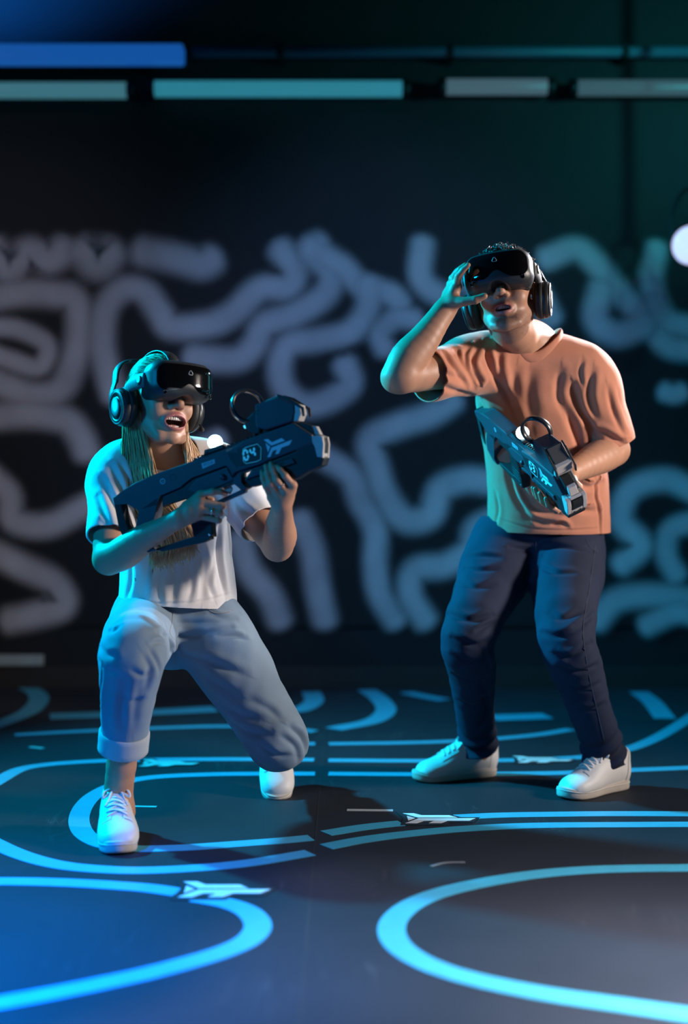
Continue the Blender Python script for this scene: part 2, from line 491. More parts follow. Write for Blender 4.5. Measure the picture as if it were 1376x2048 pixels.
# ------------------------------------------------------------------ the room
WALLY = 5.84
def slab(name, lo, hi, m):
    bm = bmesh.new(); add_box(bm, lo, hi); return link(name, bm_mesh(name, bm), m)
def floor_mat():
    m = bpy.data.materials.new('floor_vinyl'); m.use_nodes = True
    nt = m.node_tree; L = nt.links.new; b = nt.nodes['Principled BSDF']
    tc = nt.nodes.new('ShaderNodeTexCoord')
    n = nt.nodes.new('ShaderNodeTexNoise'); n.inputs['Scale'].default_value = 2.2; n.inputs['Detail'].default_value = 6
    L(tc.outputs['Object'], n.inputs['Vector'])
    n2 = nt.nodes.new('ShaderNodeTexNoise'); n2.inputs['Scale'].default_value = 420; n2.inputs['Detail'].default_value = 2
    L(tc.outputs['Object'], n2.inputs['Vector'])
    cr = nt.nodes.new('ShaderNodeValToRGB'); cr.color_ramp.elements[0].position = .3; cr.color_ramp.elements[1].position = .75
    cr.color_ramp.elements[0].color = (.017, .021, .029, 1); cr.color_ramp.elements[1].color = (.025, .030, .040, 1)
    L(n.outputs['Fac'], cr.inputs[0])
    # thin scuffs: stretched, distorted waves kept only at their crests
    def scuff(rot, scale, dist, th, seed):
        mp = nt.nodes.new('ShaderNodeMapping'); mp.inputs['Rotation'].default_value = (0, 0, rot); mp.inputs['Location'].default_value = (seed, seed*.7, 0)
        mp.inputs['Scale'].default_value = (scale, scale*.12, 1); L(tc.outputs['Object'], mp.inputs[0])
        w = nt.nodes.new('ShaderNodeTexNoise'); w.inputs['Scale'].default_value = 3.0; w.inputs['Detail'].default_value = 3; w.inputs['Distortion'].default_value = dist
        L(mp.outputs[0], w.inputs['Vector'])
        a = nt.nodes.new('ShaderNodeMath'); a.operation = 'SUBTRACT'; a.inputs[1].default_value = .5; L(w.outputs['Fac'], a.inputs[0])
        c = nt.nodes.new('ShaderNodeMath'); c.operation = 'ABSOLUTE'; L(a.outputs[0], c.inputs[0])
        r = nt.nodes.new('ShaderNodeMapRange'); r.inputs[1].default_value = 0; r.inputs[2].default_value = th; r.inputs[3].default_value = 1; r.inputs[4].default_value = 0
        L(c.outputs[0], r.inputs[0]); return r.outputs[0]
    s1 = scuff(.5, 3.5, .6, .006, 3.1); s2 = scuff(-.9, 4.2, .9, .005, 8.3)
    ad = nt.nodes.new('ShaderNodeMath'); ad.operation = 'ADD'; L(s1, ad.inputs[0]); L(s2, ad.inputs[1])
    ms = nt.nodes.new('ShaderNodeTexNoise'); ms.inputs['Scale'].default_value = 1.7; L(tc.outputs['Object'], ms.inputs['Vector'])
    mr = nt.nodes.new('ShaderNodeMapRange'); mr.inputs[1].default_value = .52; mr.inputs[2].default_value = .7; mr.inputs[4].default_value = .45; L(ms.outputs['Fac'], mr.inputs[0])
    mu = nt.nodes.new('ShaderNodeMath'); mu.operation = 'MULTIPLY'; L(ad.outputs[0], mu.inputs[0]); L(mr.outputs[0], mu.inputs[1]); mu.use_clamp = True
    mx = nt.nodes.new('ShaderNodeMix'); mx.data_type = 'RGBA'; L(mu.outputs[0], mx.inputs[0]); L(cr.outputs[0], mx.inputs[6]); mx.inputs[7].default_value = (.12, .12, .125, 1)
    L(mx.outputs[2], b.inputs['Base Color'])
    rr = nt.nodes.new('ShaderNodeMapRange'); rr.inputs[3].default_value = .55; rr.inputs[4].default_value = .75; L(n.outputs['Fac'], rr.inputs[0]); L(rr.outputs[0], b.inputs['Roughness'])
    b.inputs['Specular IOR Level'].default_value = .22
    bp = nt.nodes.new('ShaderNodeBump'); bp.inputs['Strength'].default_value = .25; bp.inputs['Distance'].default_value = .001
    L(n2.outputs['Fac'], bp.inputs['Height']); L(bp.outputs[0], b.inputs['Normal'])
    return m
M_floor = floor_mat()
M_wall = mat('wall_paint_dark', (.007, .009, .012), .75, noise=(1.4, .25), bump=(60, .15))
M_side = mat('side_wall_paint', (.02, .024, .03), .8, noise=(1.5, .2))
M_ceil = mat('ceiling_paint', (.015, .017, .02), .85, noise=(2, .2))
tag(slab('floor', (-5, -2.5, -.06), (5, WALLY+.1, 0), M_floor), 'dark grey scuffed sports floor', 'floor', kind='structure')
tag(slab('wall_back', (-5, WALLY, 0), (5, WALLY+.1, 4.4), M_wall), 'dark rear wall', 'wall', kind='structure')
tag(slab('wall_left', (-5.1, -2.5, 0), (-5, WALLY, 4.4), M_side), 'dark left wall', 'wall', kind='structure')
tag(slab('wall_right', (5, -2.5, 0), (5.1, WALLY, 4.4), M_side), 'dark right wall', 'wall', kind='structure')
tag(slab('wall_front', (-5, -2.6, 0), (5, -2.5, 4.4), M_side), 'dark wall behind the viewer', 'wall', kind='structure')
tag(slab('ceiling', (-5, -2.5, 4.4), (5, WALLY, 4.5), M_ceil), 'dark ceiling', 'ceiling', kind='structure')
M_skirt = mat('skirting_brown', (.030, .024, .022), .6, noise=(5, .2))
tag(slab('baseboard_back', (-5, WALLY-.025, 0), (5, WALLY, .10), M_skirt), 'dark brown baseboard along the rear wall', 'baseboard', kind='structure')

# seam between the two floor sheets
M_seam = mat('floor_seam_dark', (.022, .024, .028), .7, noise=(30, .3))
seam_a, seam_b = -.083, -.060
bm = bmesh.new(); add_box(bm, (-.0735, 1.0, 0), (-.0705, WALLY-.03, .0006))
tag(link('trim_1', bm_mesh('trim_1', bm), M_seam), 'thin dark seam between two floor sheets', 'floor seam', kind='structure')

# ------------------------------------------------------------------ painted track lines on the floor
M_line = mat('line_paint_blue', (.06, .40, .56), .45, noise=(25, .12), bump=(300, .1))
M_linew = mat('line_paint_pale', (.50, .56, .60), .5, noise=(25, .15))
def ribbon(name, px, label, w=.055, m=None, smoothn=8, ext=None):
    pts = np.array([G(*p) for p in px]); c = catmull(pts, smoothn)
    L, R = [], []
    for i in range(len(c)):
        t = nrm(c[min(i+1, len(c)-1)]-c[max(i-1, 0)]); n = V(-t[1], t[0], 0)
        L.append(c[i]+n*w/2); R.append(c[i]-n*w/2)
    bm = bmesh.new(); z = .0012
    a = [bm.verts.new((p[0], p[1], z)) for p in L]; b = [bm.verts.new((p[0], p[1], z)) for p in R]
    a0 = [bm.verts.new((p[0], p[1], .0001)) for p in L]; b0 = [bm.verts.new((p[0], p[1], .0001)) for p in R]
    for i in range(len(a)-1):
        bm.faces.new((a[i], a[i+1], b[i+1], b[i])); bm.faces.new((a[i], a0[i], a0[i+1], a[i+1])); bm.faces.new((b[i+1], b0[i+1], b0[i], b[i]))
        bm.faces.new((b0[i], b0[i+1], a0[i+1], a0[i]))
    for q in (0, -1): bm.faces.new((a[q], b[q], b0[q], a0[q]))
    o = link(name, bm_mesh(name, bm), m or M_line)
    return tag(o, label, 'floor line', 'painted track lines on the floor')
ribbon('floor_line', [(628, 1520), (500, 1519), (420, 1519), (300, 1520), (210, 1522), (150, 1525), (90, 1530), (40, 1539), (0, 1560), (-45, 1590), (-70, 1625), (-50, 1662), (0, 1692), (60, 1716), (130, 1732), (220, 1740), (300, 1741), (400, 1736), (500, 1726), (620, 1706)],
       'outer blue line of the left oval track, around the kneeling woman')
ribbon('floor_line', [(630, 1548), (520, 1548), (430, 1549), (330, 1553), (270, 1560), (225, 1572), (190, 1590), (168, 1612), (158, 1637), (163, 1660), (180, 1677), (210, 1690), (260, 1697), (300, 1698), (380, 1695), (480, 1688), (560, 1682), (622, 1676)],
       "inner blue line of the left oval track, passing under the woman's front shoe")
ribbon('floor_line', [(657, 1521), (830, 1522), (1000, 1521), (1100, 1518), (1180, 1513), (1250, 1500), (1300, 1482), (1345, 1458), (1385, 1432), (1440, 1400)],
       'blue line behind the man that curves up to the right edge')
ribbon('floor_line', [(657, 1548), (830, 1549), (1000, 1548), (1130, 1546), (1250, 1541), (1376, 1536), (1480, 1531), (1900, 1514)],
       "blue line running under both of the man's shoes")
ribbon('floor_line', [(652, 1667), (720, 1656), (770, 1650), (803, 1647)], 'short blue line between the floor seam and the middle emblem')
ribbon('floor_line', [(912, 1635), (1000, 1631), (1120, 1629), (1250, 1628), (1480, 1629), (1950, 1632)], 'blue line from the middle emblem to the right edge, in front of the man')
ribbon('floor_line', [(652, 1694), (720, 1681), (800, 1670), (900, 1660), (1000, 1654), (1100, 1651), (1250, 1650), (1480, 1649), (1950, 1648)],
       'blue line just below the middle emblem, from the seam to the right edge')
ribbon('floor_line', [(-480, 1772), (-90, 1764), (0, 1763), (80, 1764), (160, 1767), (240, 1772), (300, 1777), (357, 1785)], 'blue line from the left edge to the nearest emblem')
ribbon('floor_line', [(392, 1796), (450, 1806), (490, 1820), (511, 1838), (515, 1858), (497, 1880), (460, 1899), (400, 1919), (300, 1946), (200, 1968), (100, 1988), (0, 2006), (-90, 2020), (-480, 2070)],
       'wide blue curve bending back below the nearest emblem, lower left corner')
ribbon('floor_line', [(1950, 1722), (1480, 1732), (1376, 1736), (1280, 1737), (1180, 1740), (1080, 1748), (980, 1763), (890, 1783), (830, 1806), (795, 1832), (783, 1858), (792, 1885), (820, 1910), (870, 1935), (940, 1957), (1020, 1975), (1120, 1993), (1240, 2010), (1376, 2030), (1480, 2044), (1950, 2090)],
       'large blue loop open to the right in the lower right corner')
ribbon('floor_line', [(30, 1470), (120, 1465), (250, 1459), (430, 1453), (560, 1456), (630, 1463)], "thin blue line behind the woman's legs", .05)
ribbon('floor_line', [(658, 1488), (800, 1486), (900, 1483), (1000, 1477), (1080, 1469), (1142, 1459)], "thin blue line behind the man's right shoe, ending between his legs", .05)
ribbon('floor_line', [(540, 1490), (585, 1488), (630, 1488)], "short blue line behind the woman's bent knee", .05)
ribbon('floor_line', [(-60, 1362), (0, 1366), (50, 1374), (78, 1394), (62, 1420), (20, 1440), (-40, 1462)], 'blurred blue hook at the left edge near the rear wall', .085)
ribbon('floor_line', [(100, 1433), (250, 1427), (430, 1418)], 'blurred blue band on the floor left of the woman, near the rear wall', .14, )
ribbon('floor_line', [(570, 1424), (605, 1418), (628, 1402), (622, 1384)], 'blurred blue hook right behind the woman, near the rear wall', .085)
ribbon('floor_line', [(733, 1380), (758, 1397), (772, 1420), (745, 1442), (668, 1458)], 'blurred blue hook on the floor midway between the two players', .085)
ribbon('floor_line', [(812, 1385), (850, 1393), (890, 1400)], "small blurred blue dash left of the man's legs", .07)
ribbon('floor_line', [(985, 1436), (1095, 1432)], "blurred pale blue dash between the man's legs", .13)
ribbon('floor_line', [(1278, 1384), (1305, 1405), (1330, 1437)], 'blurred blue hook at the right near the rear wall', .085)
tag(ribbon('floor_tape', [(694, 1620.5), (786, 1621.5)], 'narrow pale tape strip above the middle emblem', .022, M_linew), cat='tape strip')
tag(ribbon('floor_tape', [(262, 1613), (313, 1614)], "small pale tape strip beside the woman's front ankle", .016, M_linew), cat='tape strip')
tag(ribbon('floor_tape', [(862, 1733), (890, 1726), (930, 1725)], 'faint curved pale scuff strip in the middle foreground', .010, mat('scuff_pale', (.2, .21, .23), .6)), cat='tape strip')
tag(ribbon('floor_tape', [(60, 1494), (86, 1497)], 'tiny pale tape mark at the left beyond the oval track', .02, M_linew), cat='tape strip')
bm = bmesh.new(); add_box(bm, (-1.72, WALLY-.034, .105), (-1.40, WALLY-.003, .155), .004)
tag(link('wall_strip', bm_mesh('wall_strip', bm), mat('wall_strip_white', (.35, .42, .42), .5, noise=(8, .2))), 'small pale strip low on the rear wall at the left edge', 'wall strip')

LOGO = [[(330, 122), (465, 122), (545, 152), (885, 152), (965, 188), (480, 188)], [(357, 162), (440, 195), (333, 232)],
        [(270, 275), (480, 200), (1185, 197), (1080, 237), (815, 237), (715, 273), (565, 273), (650, 238), (520, 238), (410, 275)]]
# outline in floor metres, origin at its centre
_c = G(300+727/4.914, 1740+198/4.914)
LOGO_M = [[tuple((G(300+x/4.914, 1740+y/4.914)-_c)[:2]) for x, y in poly] for poly in LOGO]
M_logo = mat('emblem_paint_pale', (.74, .74, .75), .45, noise=(30, .12))
M_logo_bg = mat('emblem_paint_dark', (.018, .021, .028), .5, noise=(30, .12))
def floor_logo(px, py, label, s=1.0):
    g = G(px, py); e = empty('floor_emblem', g, label, 'floor emblem', 'winged emblems painted on the floor')
    bm = bmesh.new()     # dark border under the emblem interrupts the track line
    hull = [(330-70, 95), (500, 95), (560, 135), (890, 135), (1020, 178), (1250, 180), (1120, 260), (830, 258), (740, 300), (195, 300), (300, 190)]
    hm = [tuple((G(300+x/4.914, 1740+y/4.914)-_c)[:2]*s) for x, y in hull]
    add_prism(bm, hm, .0004, .0016, (g, (1, 0, 0), (0, 1, 0), (0, 0, 1)))
    link('border', bm_mesh('border', bm), M_logo_bg, e)
    for poly in LOGO_M:
        bm = bmesh.new(); add_prism(bm, [(x*s, y*s) for x, y in poly], .0012, .0024, (g, (1, 0, 0), (0, 1, 0), (0, 0, 1)))
        link('emblem_piece', bm_mesh('emblem_piece', bm), M_logo, e)
floor_logo(448, 1780.5, 'largest winged emblem, in front of the kneeling woman')
floor_logo(877, 1638, 'winged emblem on the track line at the middle of the floor', .98)
floor_logo(1086, 1520, "winged emblem on the line between the man's shoes", .98)
floor_logo(338, 1527, "winged emblem on the line behind the woman's front leg", .98)

# ------------------------------------------------------------------ mural on the rear wall: soft sprayed strokes on a dark panel
def mural_mat():
    m = bpy.data.materials.new('sprayed_paint'); m.use_nodes = True; nt = m.node_tree; L = nt.links.new
    b = nt.nodes['Principled BSDF']; b.inputs['Base Color'].default_value = (.62, .60, .64, 1); b.inputs['Roughness'].default_value = .8
    b.inputs['Specular IOR Level'].default_value = .1
    a = nt.nodes.new('ShaderNodeAttribute'); a.attribute_name = 'edge'
    tc = nt.nodes.new('ShaderNodeTexCoord'); n = nt.nodes.new('ShaderNodeTexNoise'); n.inputs['Scale'].default_value = 5; n.inputs['Detail'].default_value = 3
    L(tc.outputs['Object'], n.inputs['Vector'])
    r = nt.nodes.new('ShaderNodeMapRange'); r.interpolation_type = 'SMOOTHERSTEP'
    r.inputs[1].default_value = .0; r.inputs[2].default_value = .95
    L(a.outputs['Fac'], r.inputs[0])
    r2 = nt.nodes.new('ShaderNodeMapRange'); r2.inputs[3].default_value = .55; r2.inputs[4].default_value = 1.1; L(n.outputs['Fac'], r2.inputs[0])
    mu = nt.nodes.new('ShaderNodeMath'); mu.operation = 'MULTIPLY'; L(r.outputs[0], mu.inputs[0]); L(r2.outputs[0], mu.inputs[1])
    L(mu.outputs[0], b.inputs['Alpha'])
    return m
M_spray = mural_mat()
M_panel = mat('mural_panel_black', (.004, .005, .007), .7, noise=(2, .3), bump=(80, .1))
mural = empty('mural', (0, WALLY, .29), 'dark mural panel of winding pale sprayed lines on the rear wall', 'mural')
KW = FPX/WALLY
def wpt(px, py, y=WALLY): return V((px-CX)/FPX*y, y, CAMH-(py-CY)/FPX*y)
bm = bmesh.new(); a = wpt(-420, 1252); b = wpt(1790, 495); add_box(bm, (a[0], WALLY-.012, a[2]), (b[0], WALLY-.0005, b[2]))
link('panel', bm_mesh('panel', bm), M_panel, mural)
def stroke(i, px, w=.108):
    c = catmull(np.array([wpt(*p) for p in px]), 6); y = WALLY-.0135-.0006*i
    d0, d1 = nrm(c[0]-c[1]), nrm(c[-1]-c[-2])      # rounded ends, faded like the sides
    c = np.vstack([[c[0]+d0*w/2*f for f in (1.1, .8, .5, .25)], c, [c[-1]+d1*w/2*f for f in (.25, .5, .8, 1.1)]])
    sl = np.concatenate([[0], np.cumsum(np.linalg.norm(np.diff(c, axis=0), axis=1))]); tot = sl[-1]
    vs, qs, ed = [], [], []
    m = len(c); cols = (-1, -.8, -.6, -.3, 0, .3, .6, .8, 1)
    for j in range(m):
        t = nrm(c[min(j+1, m-1)]-c[max(j-1, 0)]); n = V(-t[2], 0, t[0])
        e = max(0, 1-min(sl[j], tot-sl[j])/(w*.55))
        for s in cols:
            q = c[j]+n*s*w/2*1.42; vs.append((q[0], y, q[2])); ed.append(max(0, 1-math.hypot(s, e)))
    nc = len(cols)
    for j in range(m-1):
        for k in range(nc-1): qs.append((j*nc+k, j*nc+k+1, (j+1)*nc+k+1, (j+1)*nc+k))
    me = mesh_np('spray_stroke', vs, qs)
    at = me.attributes.new('edge', 'FLOAT', 'POINT'); at.data.foreach_set('value', np.array(ed, np.float32))
    link('spray_stroke', me, M_spray, mural)
ST = [
 ([(-10, 500), (15, 540), (40, 525), (60, 505), (100, 520), (130, 500)], 62), ([(170, 500), (195, 530), (225, 505)], 70),
 ([(285, 505), (340, 515), (400, 530), (425, 520)], 62),
 ([(-30, 600), (40, 588), (110, 590), (150, 600), (160, 650), (150, 720), (120, 780), (60, 790), (-20, 760)], 56),
 ([(-20, 655), (40, 660), (95, 690), (80, 735), (20, 720), (-30, 700)], 40),
 ([(-20, 835), (60, 830), (130, 840), (160, 870), (175, 905)], 56),
 ([(230, 790), (215, 740), (205, 680), (215, 615), (250, 580), (290, 585), (320, 625), (345, 655), (420, 650), (470, 625), (520, 580), (575, 575), (590, 540), (560, 500)], 54),
 ([(385, 715), (470, 720), (510, 690), (530, 650), (590, 630), (650, 590), (660, 545), (620, 505), (640, 490)], 54),
 ([(620, 500), (680, 530), (720, 570), (780, 590), (800, 610)], 50), ([(735, 570), (735, 620), (700, 665), (640, 680), (580, 690), (560, 730), (570, 780), (610, 810), (660, 800), (700, 770), (690, 730)], 52),
 ([(845, 490), (840, 550), (860, 580), (900, 600)], 50), ([(770, 700), (760, 670), (790, 640), (830, 640)], 46),
 ([(905, 800), (860, 830), (800, 850), (740, 880), (750, 930), (770, 990), (810, 1040), (860, 1030), (880, 980), (930, 960), (985, 965)], 54),
 ([(640, 910), (700, 950), (720, 1000), (750, 1060), (750, 1130), (760, 1190), (790, 1240)], 50),
 ([(480, 1080), (500, 1140), (540, 1190), (560, 1240)], 52), ([(600, 1040), (625, 1100), (635, 1170), (650, 1240)], 52),
 ([(850, 1240), (820, 1190), (830, 1140), (890, 1130), (940, 1100), (950, 1060), (985, 1040)], 52),
 ([(-20, 950), (20, 990), (30, 1040), (100, 1050), (180, 1010), (230, 990)], 52), ([(-20, 1100), (40, 1130), (110, 1165), (130, 1210), (70, 1230), (20, 1240)], 54),
 ([(1090, 520), (1150, 500), (1190, 530), (1230, 580), (1290, 640), (1330, 690), (1376, 700), (1430, 700)], 50),
 ([(1200, 580), (1190, 640), (1230, 670), (1290, 650)], 54), ([(1310, 500), (1300, 570), (1330, 640), (1400, 660)], 48),
 ([(1240, 1130), (1280, 1090), (1240, 1040), (1260, 980), (1330, 960), (1400, 990)], 50), ([(1400, 1040), (1340, 1060), (1330, 1110), (1350, 1150)], 46),
 ([(1190, 1240), (1230, 1200), (1300, 1190), (1400, 1200)], 52), ([(1290, 1250), (1350, 1225), (1410, 1235)], 46), ([(1325, 785), (1345, 790), (1360, 785)], 40),
 ([(930, 700), (900, 740), (870, 790)], 40), ([(930, 560), (1000, 620), (1060, 580), (1100, 640)], 50), ([(1010, 1150), (1060, 1085), (1120, 1150), (1175, 1100)], 50), ([(1020, 760), (1100, 720), (1170, 800), (1120, 880)], 50), ([(250, 1100), (310, 1150), (290, 1220)], 50), ([(390, 1030), (430, 1100), (415, 1180)], 50), ([(300, 880), (370, 910), (440, 880)], 46), ([(-420, 560), (-300, 600), (-200, 560), (-120, 620), (-160, 700), (-90, 760)], 54),
 ([(-400, 900), (-300, 860), (-210, 930), (-260, 1020), (-140, 1080)], 54), ([(1480, 560), (1560, 620), (1640, 580), (1720, 660)], 50), ([(1500, 900), (1600, 860), (1680, 950), (1600, 1060), (1700, 1130)], 50),
]
for i, (px, w) in enumerate(ST): stroke(i, px, w/KW*1.2)

# ------------------------------------------------------------------ bars and beam high on the rear wall, glow put into their materials
def glow_bar(px0, px1, py, col, estr, label, r=.036, y=WALLY-.10):
    a, b = wpt(px0, py, y), wpt(px1, py, y)
    e = empty('glow_bar', (a+b)/2, label, 'glowing bar', 'row of glowing bars along the rear wall')
    v, q, t = lathe([(.0, 0), (r*.8, .002), (r, .012), (r, np.linalg.norm(b-a)-.012), (r*.8, np.linalg.norm(b-a)-.002), (0, np.linalg.norm(b-a))], a, b-a, 16)
    link('glow_face', mesh_np('glow_face', v, q, t), mat('bar_glow', (.03, .035, .04), .4, emit=col, estr=estr), e)  # emission set in the material in place of a spotlight on the bars
    for p in (a, b):
        d = nrm(b-a) if p is a else -nrm(b-a)
        v, q, t = lathe([(.02, -.004), (r*1.12, -.004), (r*1.12, .03), (r*.9, .034)], p, d, 16)
        link('end_cap', mesh_np('end_cap', v, q, t), M_dark_metal, e)
        bm = bmesh.new(); add_box(bm, (p[0]+d[0]*.01-.015, y, p[2]-.012), (p[0]+d[0]*.01+.015, WALLY-.001, p[2]+.012), .002)
        link('bracket', bm_mesh('bracket', bm), M_dark_metal, e)
M_dark_metal = mat('dark_metal', (.02, .022, .025), .45, metal=.6, noise=(20, .2))
glow_bar(-320, 268, 181, (.10, .36, .46), .42, 'dim cyan glowing bar at the left end of the row')
glow_bar(296, 818, 178, (.05, .42, .58), .46, 'longest cyan glowing bar in the row, second from the left')
glow_bar(878, 1108, 174, (.14, .28, .36), .36, 'greyish blue glowing bar, third from the left')
glow_bar(1140, 1560, 176, (.10, .24, .30), .34, 'dim grey glowing bar at the right end of the row')
e = empty('blue_beam', wpt(-100, 110, WALLY-.2), 'bright blue glowing beam above the bars at the left', 'glowing beam')
bm = bmesh.new(); a = wpt(-420, 128, WALLY-.2); b = wpt(368, 92, WALLY-.2); add_box(bm, (a[0], WALLY-.24, a[2]), (b[0], WALLY-.16, b[2]), .012)
link('glow_face', bm_mesh('glow_face', bm), mat('beam_glow', (.02, .03, .05), .4, emit=(.008, .10, .42), estr=.8), e)  # blue light on the beam is put into its material as emission
bm = bmesh.new(); add_box(bm, (a[0], WALLY-.16, a[2]+.01), (b[0]+.02, WALLY-.10, b[2]-.01), .006); link('housing', bm_mesh('housing', bm), M_dark_metal, e)
for x in (a[0]+.2, b[0]-.2):
    bm = bmesh.new(); add_box(bm, (x-.02, WALLY-.12, a[2]+.02), (x+.02, WALLY-.001, b[2]-.02), .003); link('bracket', bm_mesh('bracket', bm), M_dark_metal, e)
e = empty('wall_pipe', wpt(880, 105, WALLY-.1), 'faint blue painted pipe continuing right of the blue beam', 'pipe')
a, b = wpt(385, 104, WALLY-.1), wpt(1600, 104, WALLY-.1)
v, q, t = lathe([(.025, 0), (.025, np.linalg.norm(b-a))], a, b-a, 16)
link('pipe_run', mesh_np('pipe_run', v, q, t), mat('pipe_paint', (.05, .12, .18), .5, noise=(9, .2)), e)
for px in (560, 900, 1250):
    p = wpt(px, 104, WALLY-.1); bm = bmesh.new(); add_box(bm, (p[0]-.015, WALLY-.13, p[2]-.03), (p[0]+.015, WALLY-.001, p[2]+.03), .003); link('clamp', bm_mesh('clamp', bm), M_dark_metal, e)

# stage lamp at the right edge
def stage_lamp(c, target, label):
    d = nrm(np.asarray(target)-c); e = empty('stage_lamp', c, label, 'stage lamp')
    v, q, t = lathe([(.0, -.20), (.05, -.20), (.07, -.17), (.075, -.03), (.095, .0), (.095, .02), (.088, .02), (.085, .004), (0, .004)], c, d, 32)
    link('housing', mesh_np('housing', v, q, t), M_dark_metal, e)
    v, q, t = lathe([(.0, .006), (.083, .006), (.083, .012), (.06, .018), (0, .020)], c, d, 32)
    link('lens', mesh_np('lens', v, q, t), mat('lamp_lens', (.8, .8, .9), .3, emit=(.60, .58, .85), estr=1.0), e)
    s = nrm(np.cross(d, V(0, 0, 1)))
    top = c+V(0, 0, .24)-d*.08
    yoke = [c-d*.08+s*.09, c-d*.08+s*.10+V(0, 0, .12), c-d*.08+s*.06+V(0, 0, .22), top, c-d*.08-s*.06+V(0, 0, .22), c-d*.08-s*.10+V(0, 0, .12), c-d*.08-s*.09]
    tube_obj('yoke', [tube(catmull(yoke, 4), .009, 8)], M_dark_metal, e)
    tube_obj('hanging_pole', [tube([top, V(top[0], top[1], 4.4)], .016, 10)], M_dark_metal, e)
stage_lamp(P(1384, 490, 5.35), (0.2, 2.6, 1.1), 'round stage lamp glowing pale violet at the right edge')
# ------------------------------------------------------------------ people: shared builders
class Frame:
    """local frame of a head: a = to the viewer's right when facing the camera, b = forward, h = up"""
    def __init__(s, c, yaw, pitch=0.0, roll=0.0, sc=1.0):
        f = V(math.sin(yaw)*math.cos(pitch), -math.cos(yaw)*math.cos(pitch), math.sin(pitch))
        a = nrm(np.cross(V(0, 0, 1), f))*1.0
        a = V(math.cos(yaw), math.sin(yaw), 0); u = np.cross(a, -f) if False else np.cross(f, -a)
        u = nrm(u); u = u if u[2] > 0 else -u
        a2 = a*math.cos(roll)+u*math.sin(roll); u2 = u*math.cos(roll)-a*math.sin(roll)
        s.c = np.asarray(c, float); s.a, s.f, s.u, s.s = a2, f, u2, sc
        s.ax = np.array([a2, f, u2])
    def __call__(s, a, b, h): return s.c+(s.a*a+s.f*b+s.u*h)*s.s
    def inv(s, p): return ((np.asarray(p)-s.c)@s.ax.T)/s.s

def head_shape(S, H, laugh=False, male=False):
    k = H.s; A = H.ax
    E = lambda c, r, kk=.012, op='add': S.ell(H(*c), np.array(r)*k, A, kk*k, op)
    J = -.004 if laugh else 0.0
    E((0, -.012, .038), (.076, .097, .086))
    E((0, .030, -.030), (.060, .060, .085), .02)
    jw = .058 if male else .050
    for s in (-1, 1):
        S.seg(H(s*jw, -.005, -.045), H(s*.030, .062, -.104+J), .020*k, .017*k, k=.020*k)
        E((s*.040, .060, -.030 if not laugh else -.026), (.024, .024, .026), .018)
        E((s*.046, .042, .0), (.026, .03, .03), .015)
        E((s*.079, -.010, -.004), (.009, .020, .032), .006)        # ear
    E((0, .076 if male else .074, (-.112 if male else -.108)+J), (.027 if male else .022, .018, .017), .016)
    E((0, .078, .030), (.055, .022, .014), .016)                   # brow
    S.seg(H(0, .084, .018), H(0, .108, -.022), .0085*k, .0120*k, k=.008*k)
    E((0, .109, -.027), (.0125, .0115, .0105), .006)
    for s in (-1, 1):
        E((s*.0135, .096, -.031), (.0085, .011, .0085), .005)
        E((s*.0068, .1065, -.0395), (.0042, .0055, .0050), .002, 'cut')
    # lips and mouth
    if laugh:
        mz = -.069
        E((0, .080, mz), (.037, .022, .027), .010)
        up = [(-.034, .066, mz+.008), (-.018, .086, mz+.0135), (0, .092, mz+.0135), (.018, .086, mz+.0135), (.034, .066, mz+.008)]
        lo = [(-.034, .066, mz+.007), (-.020, .082, mz-.013), (0, .089, mz-.019), (.020, .082, mz-.013), (.034, .066, mz+.007)]
        S.chain([H(*p) for p in up], [.0042*k, .0054*k, .0054*k, .0054*k, .0042*k], k=.004*k, sub=3)
        S.chain([H(*p) for p in lo], [.0042*k, .0062*k, .0070*k, .0062*k, .0042*k], k=.004*k, sub=3)
        E((0, .092, mz-.0025), (.0300, .028, .0148), .002, 'cut')
        E((0, .076, mz-.0025), (.025, .022, .0145), .002, 'cut')
        for s in (-1, 1):      # smile creases and dimpled cheeks
            S.chain([H(s*.026, .090, -.034), H(s*.037, .078, -.052), H(s*.039, .068, -.074)], [.0018*k]*3, k=.001) if False else None
            E((s*.041, .064, -.040), (.019, .019, .021), .012)
    else:
        mz = -.066
        up = [(-.026, .074, mz), (-.010, .090, mz+.0065), (0, .0915, mz+.0055), (.010, .090, mz+.0065), (.026, .074, mz)]
        lo = [(-.026, .074, mz-.002), (-.012, .086, mz-.012), (0, .0885, mz-.0140), (.012, .086, mz-.012), (.026, .074, mz-.002)]
        E((0, .078, mz), (.030, .018, .020), .010)
        S.chain([H(*p) for p in up], [.0035*k, .0052*k, .0050*k, .0052*k, .0035*k], k=.004*k, sub=3)
        S.chain([H(*p) for p in lo], [.0035*k, .0062*k, .0068*k, .0062*k, .0035*k], k=.004*k, sub=3)
        E((0, .092, mz-.0025), (.0205, .024, .0075), .002, 'cut')

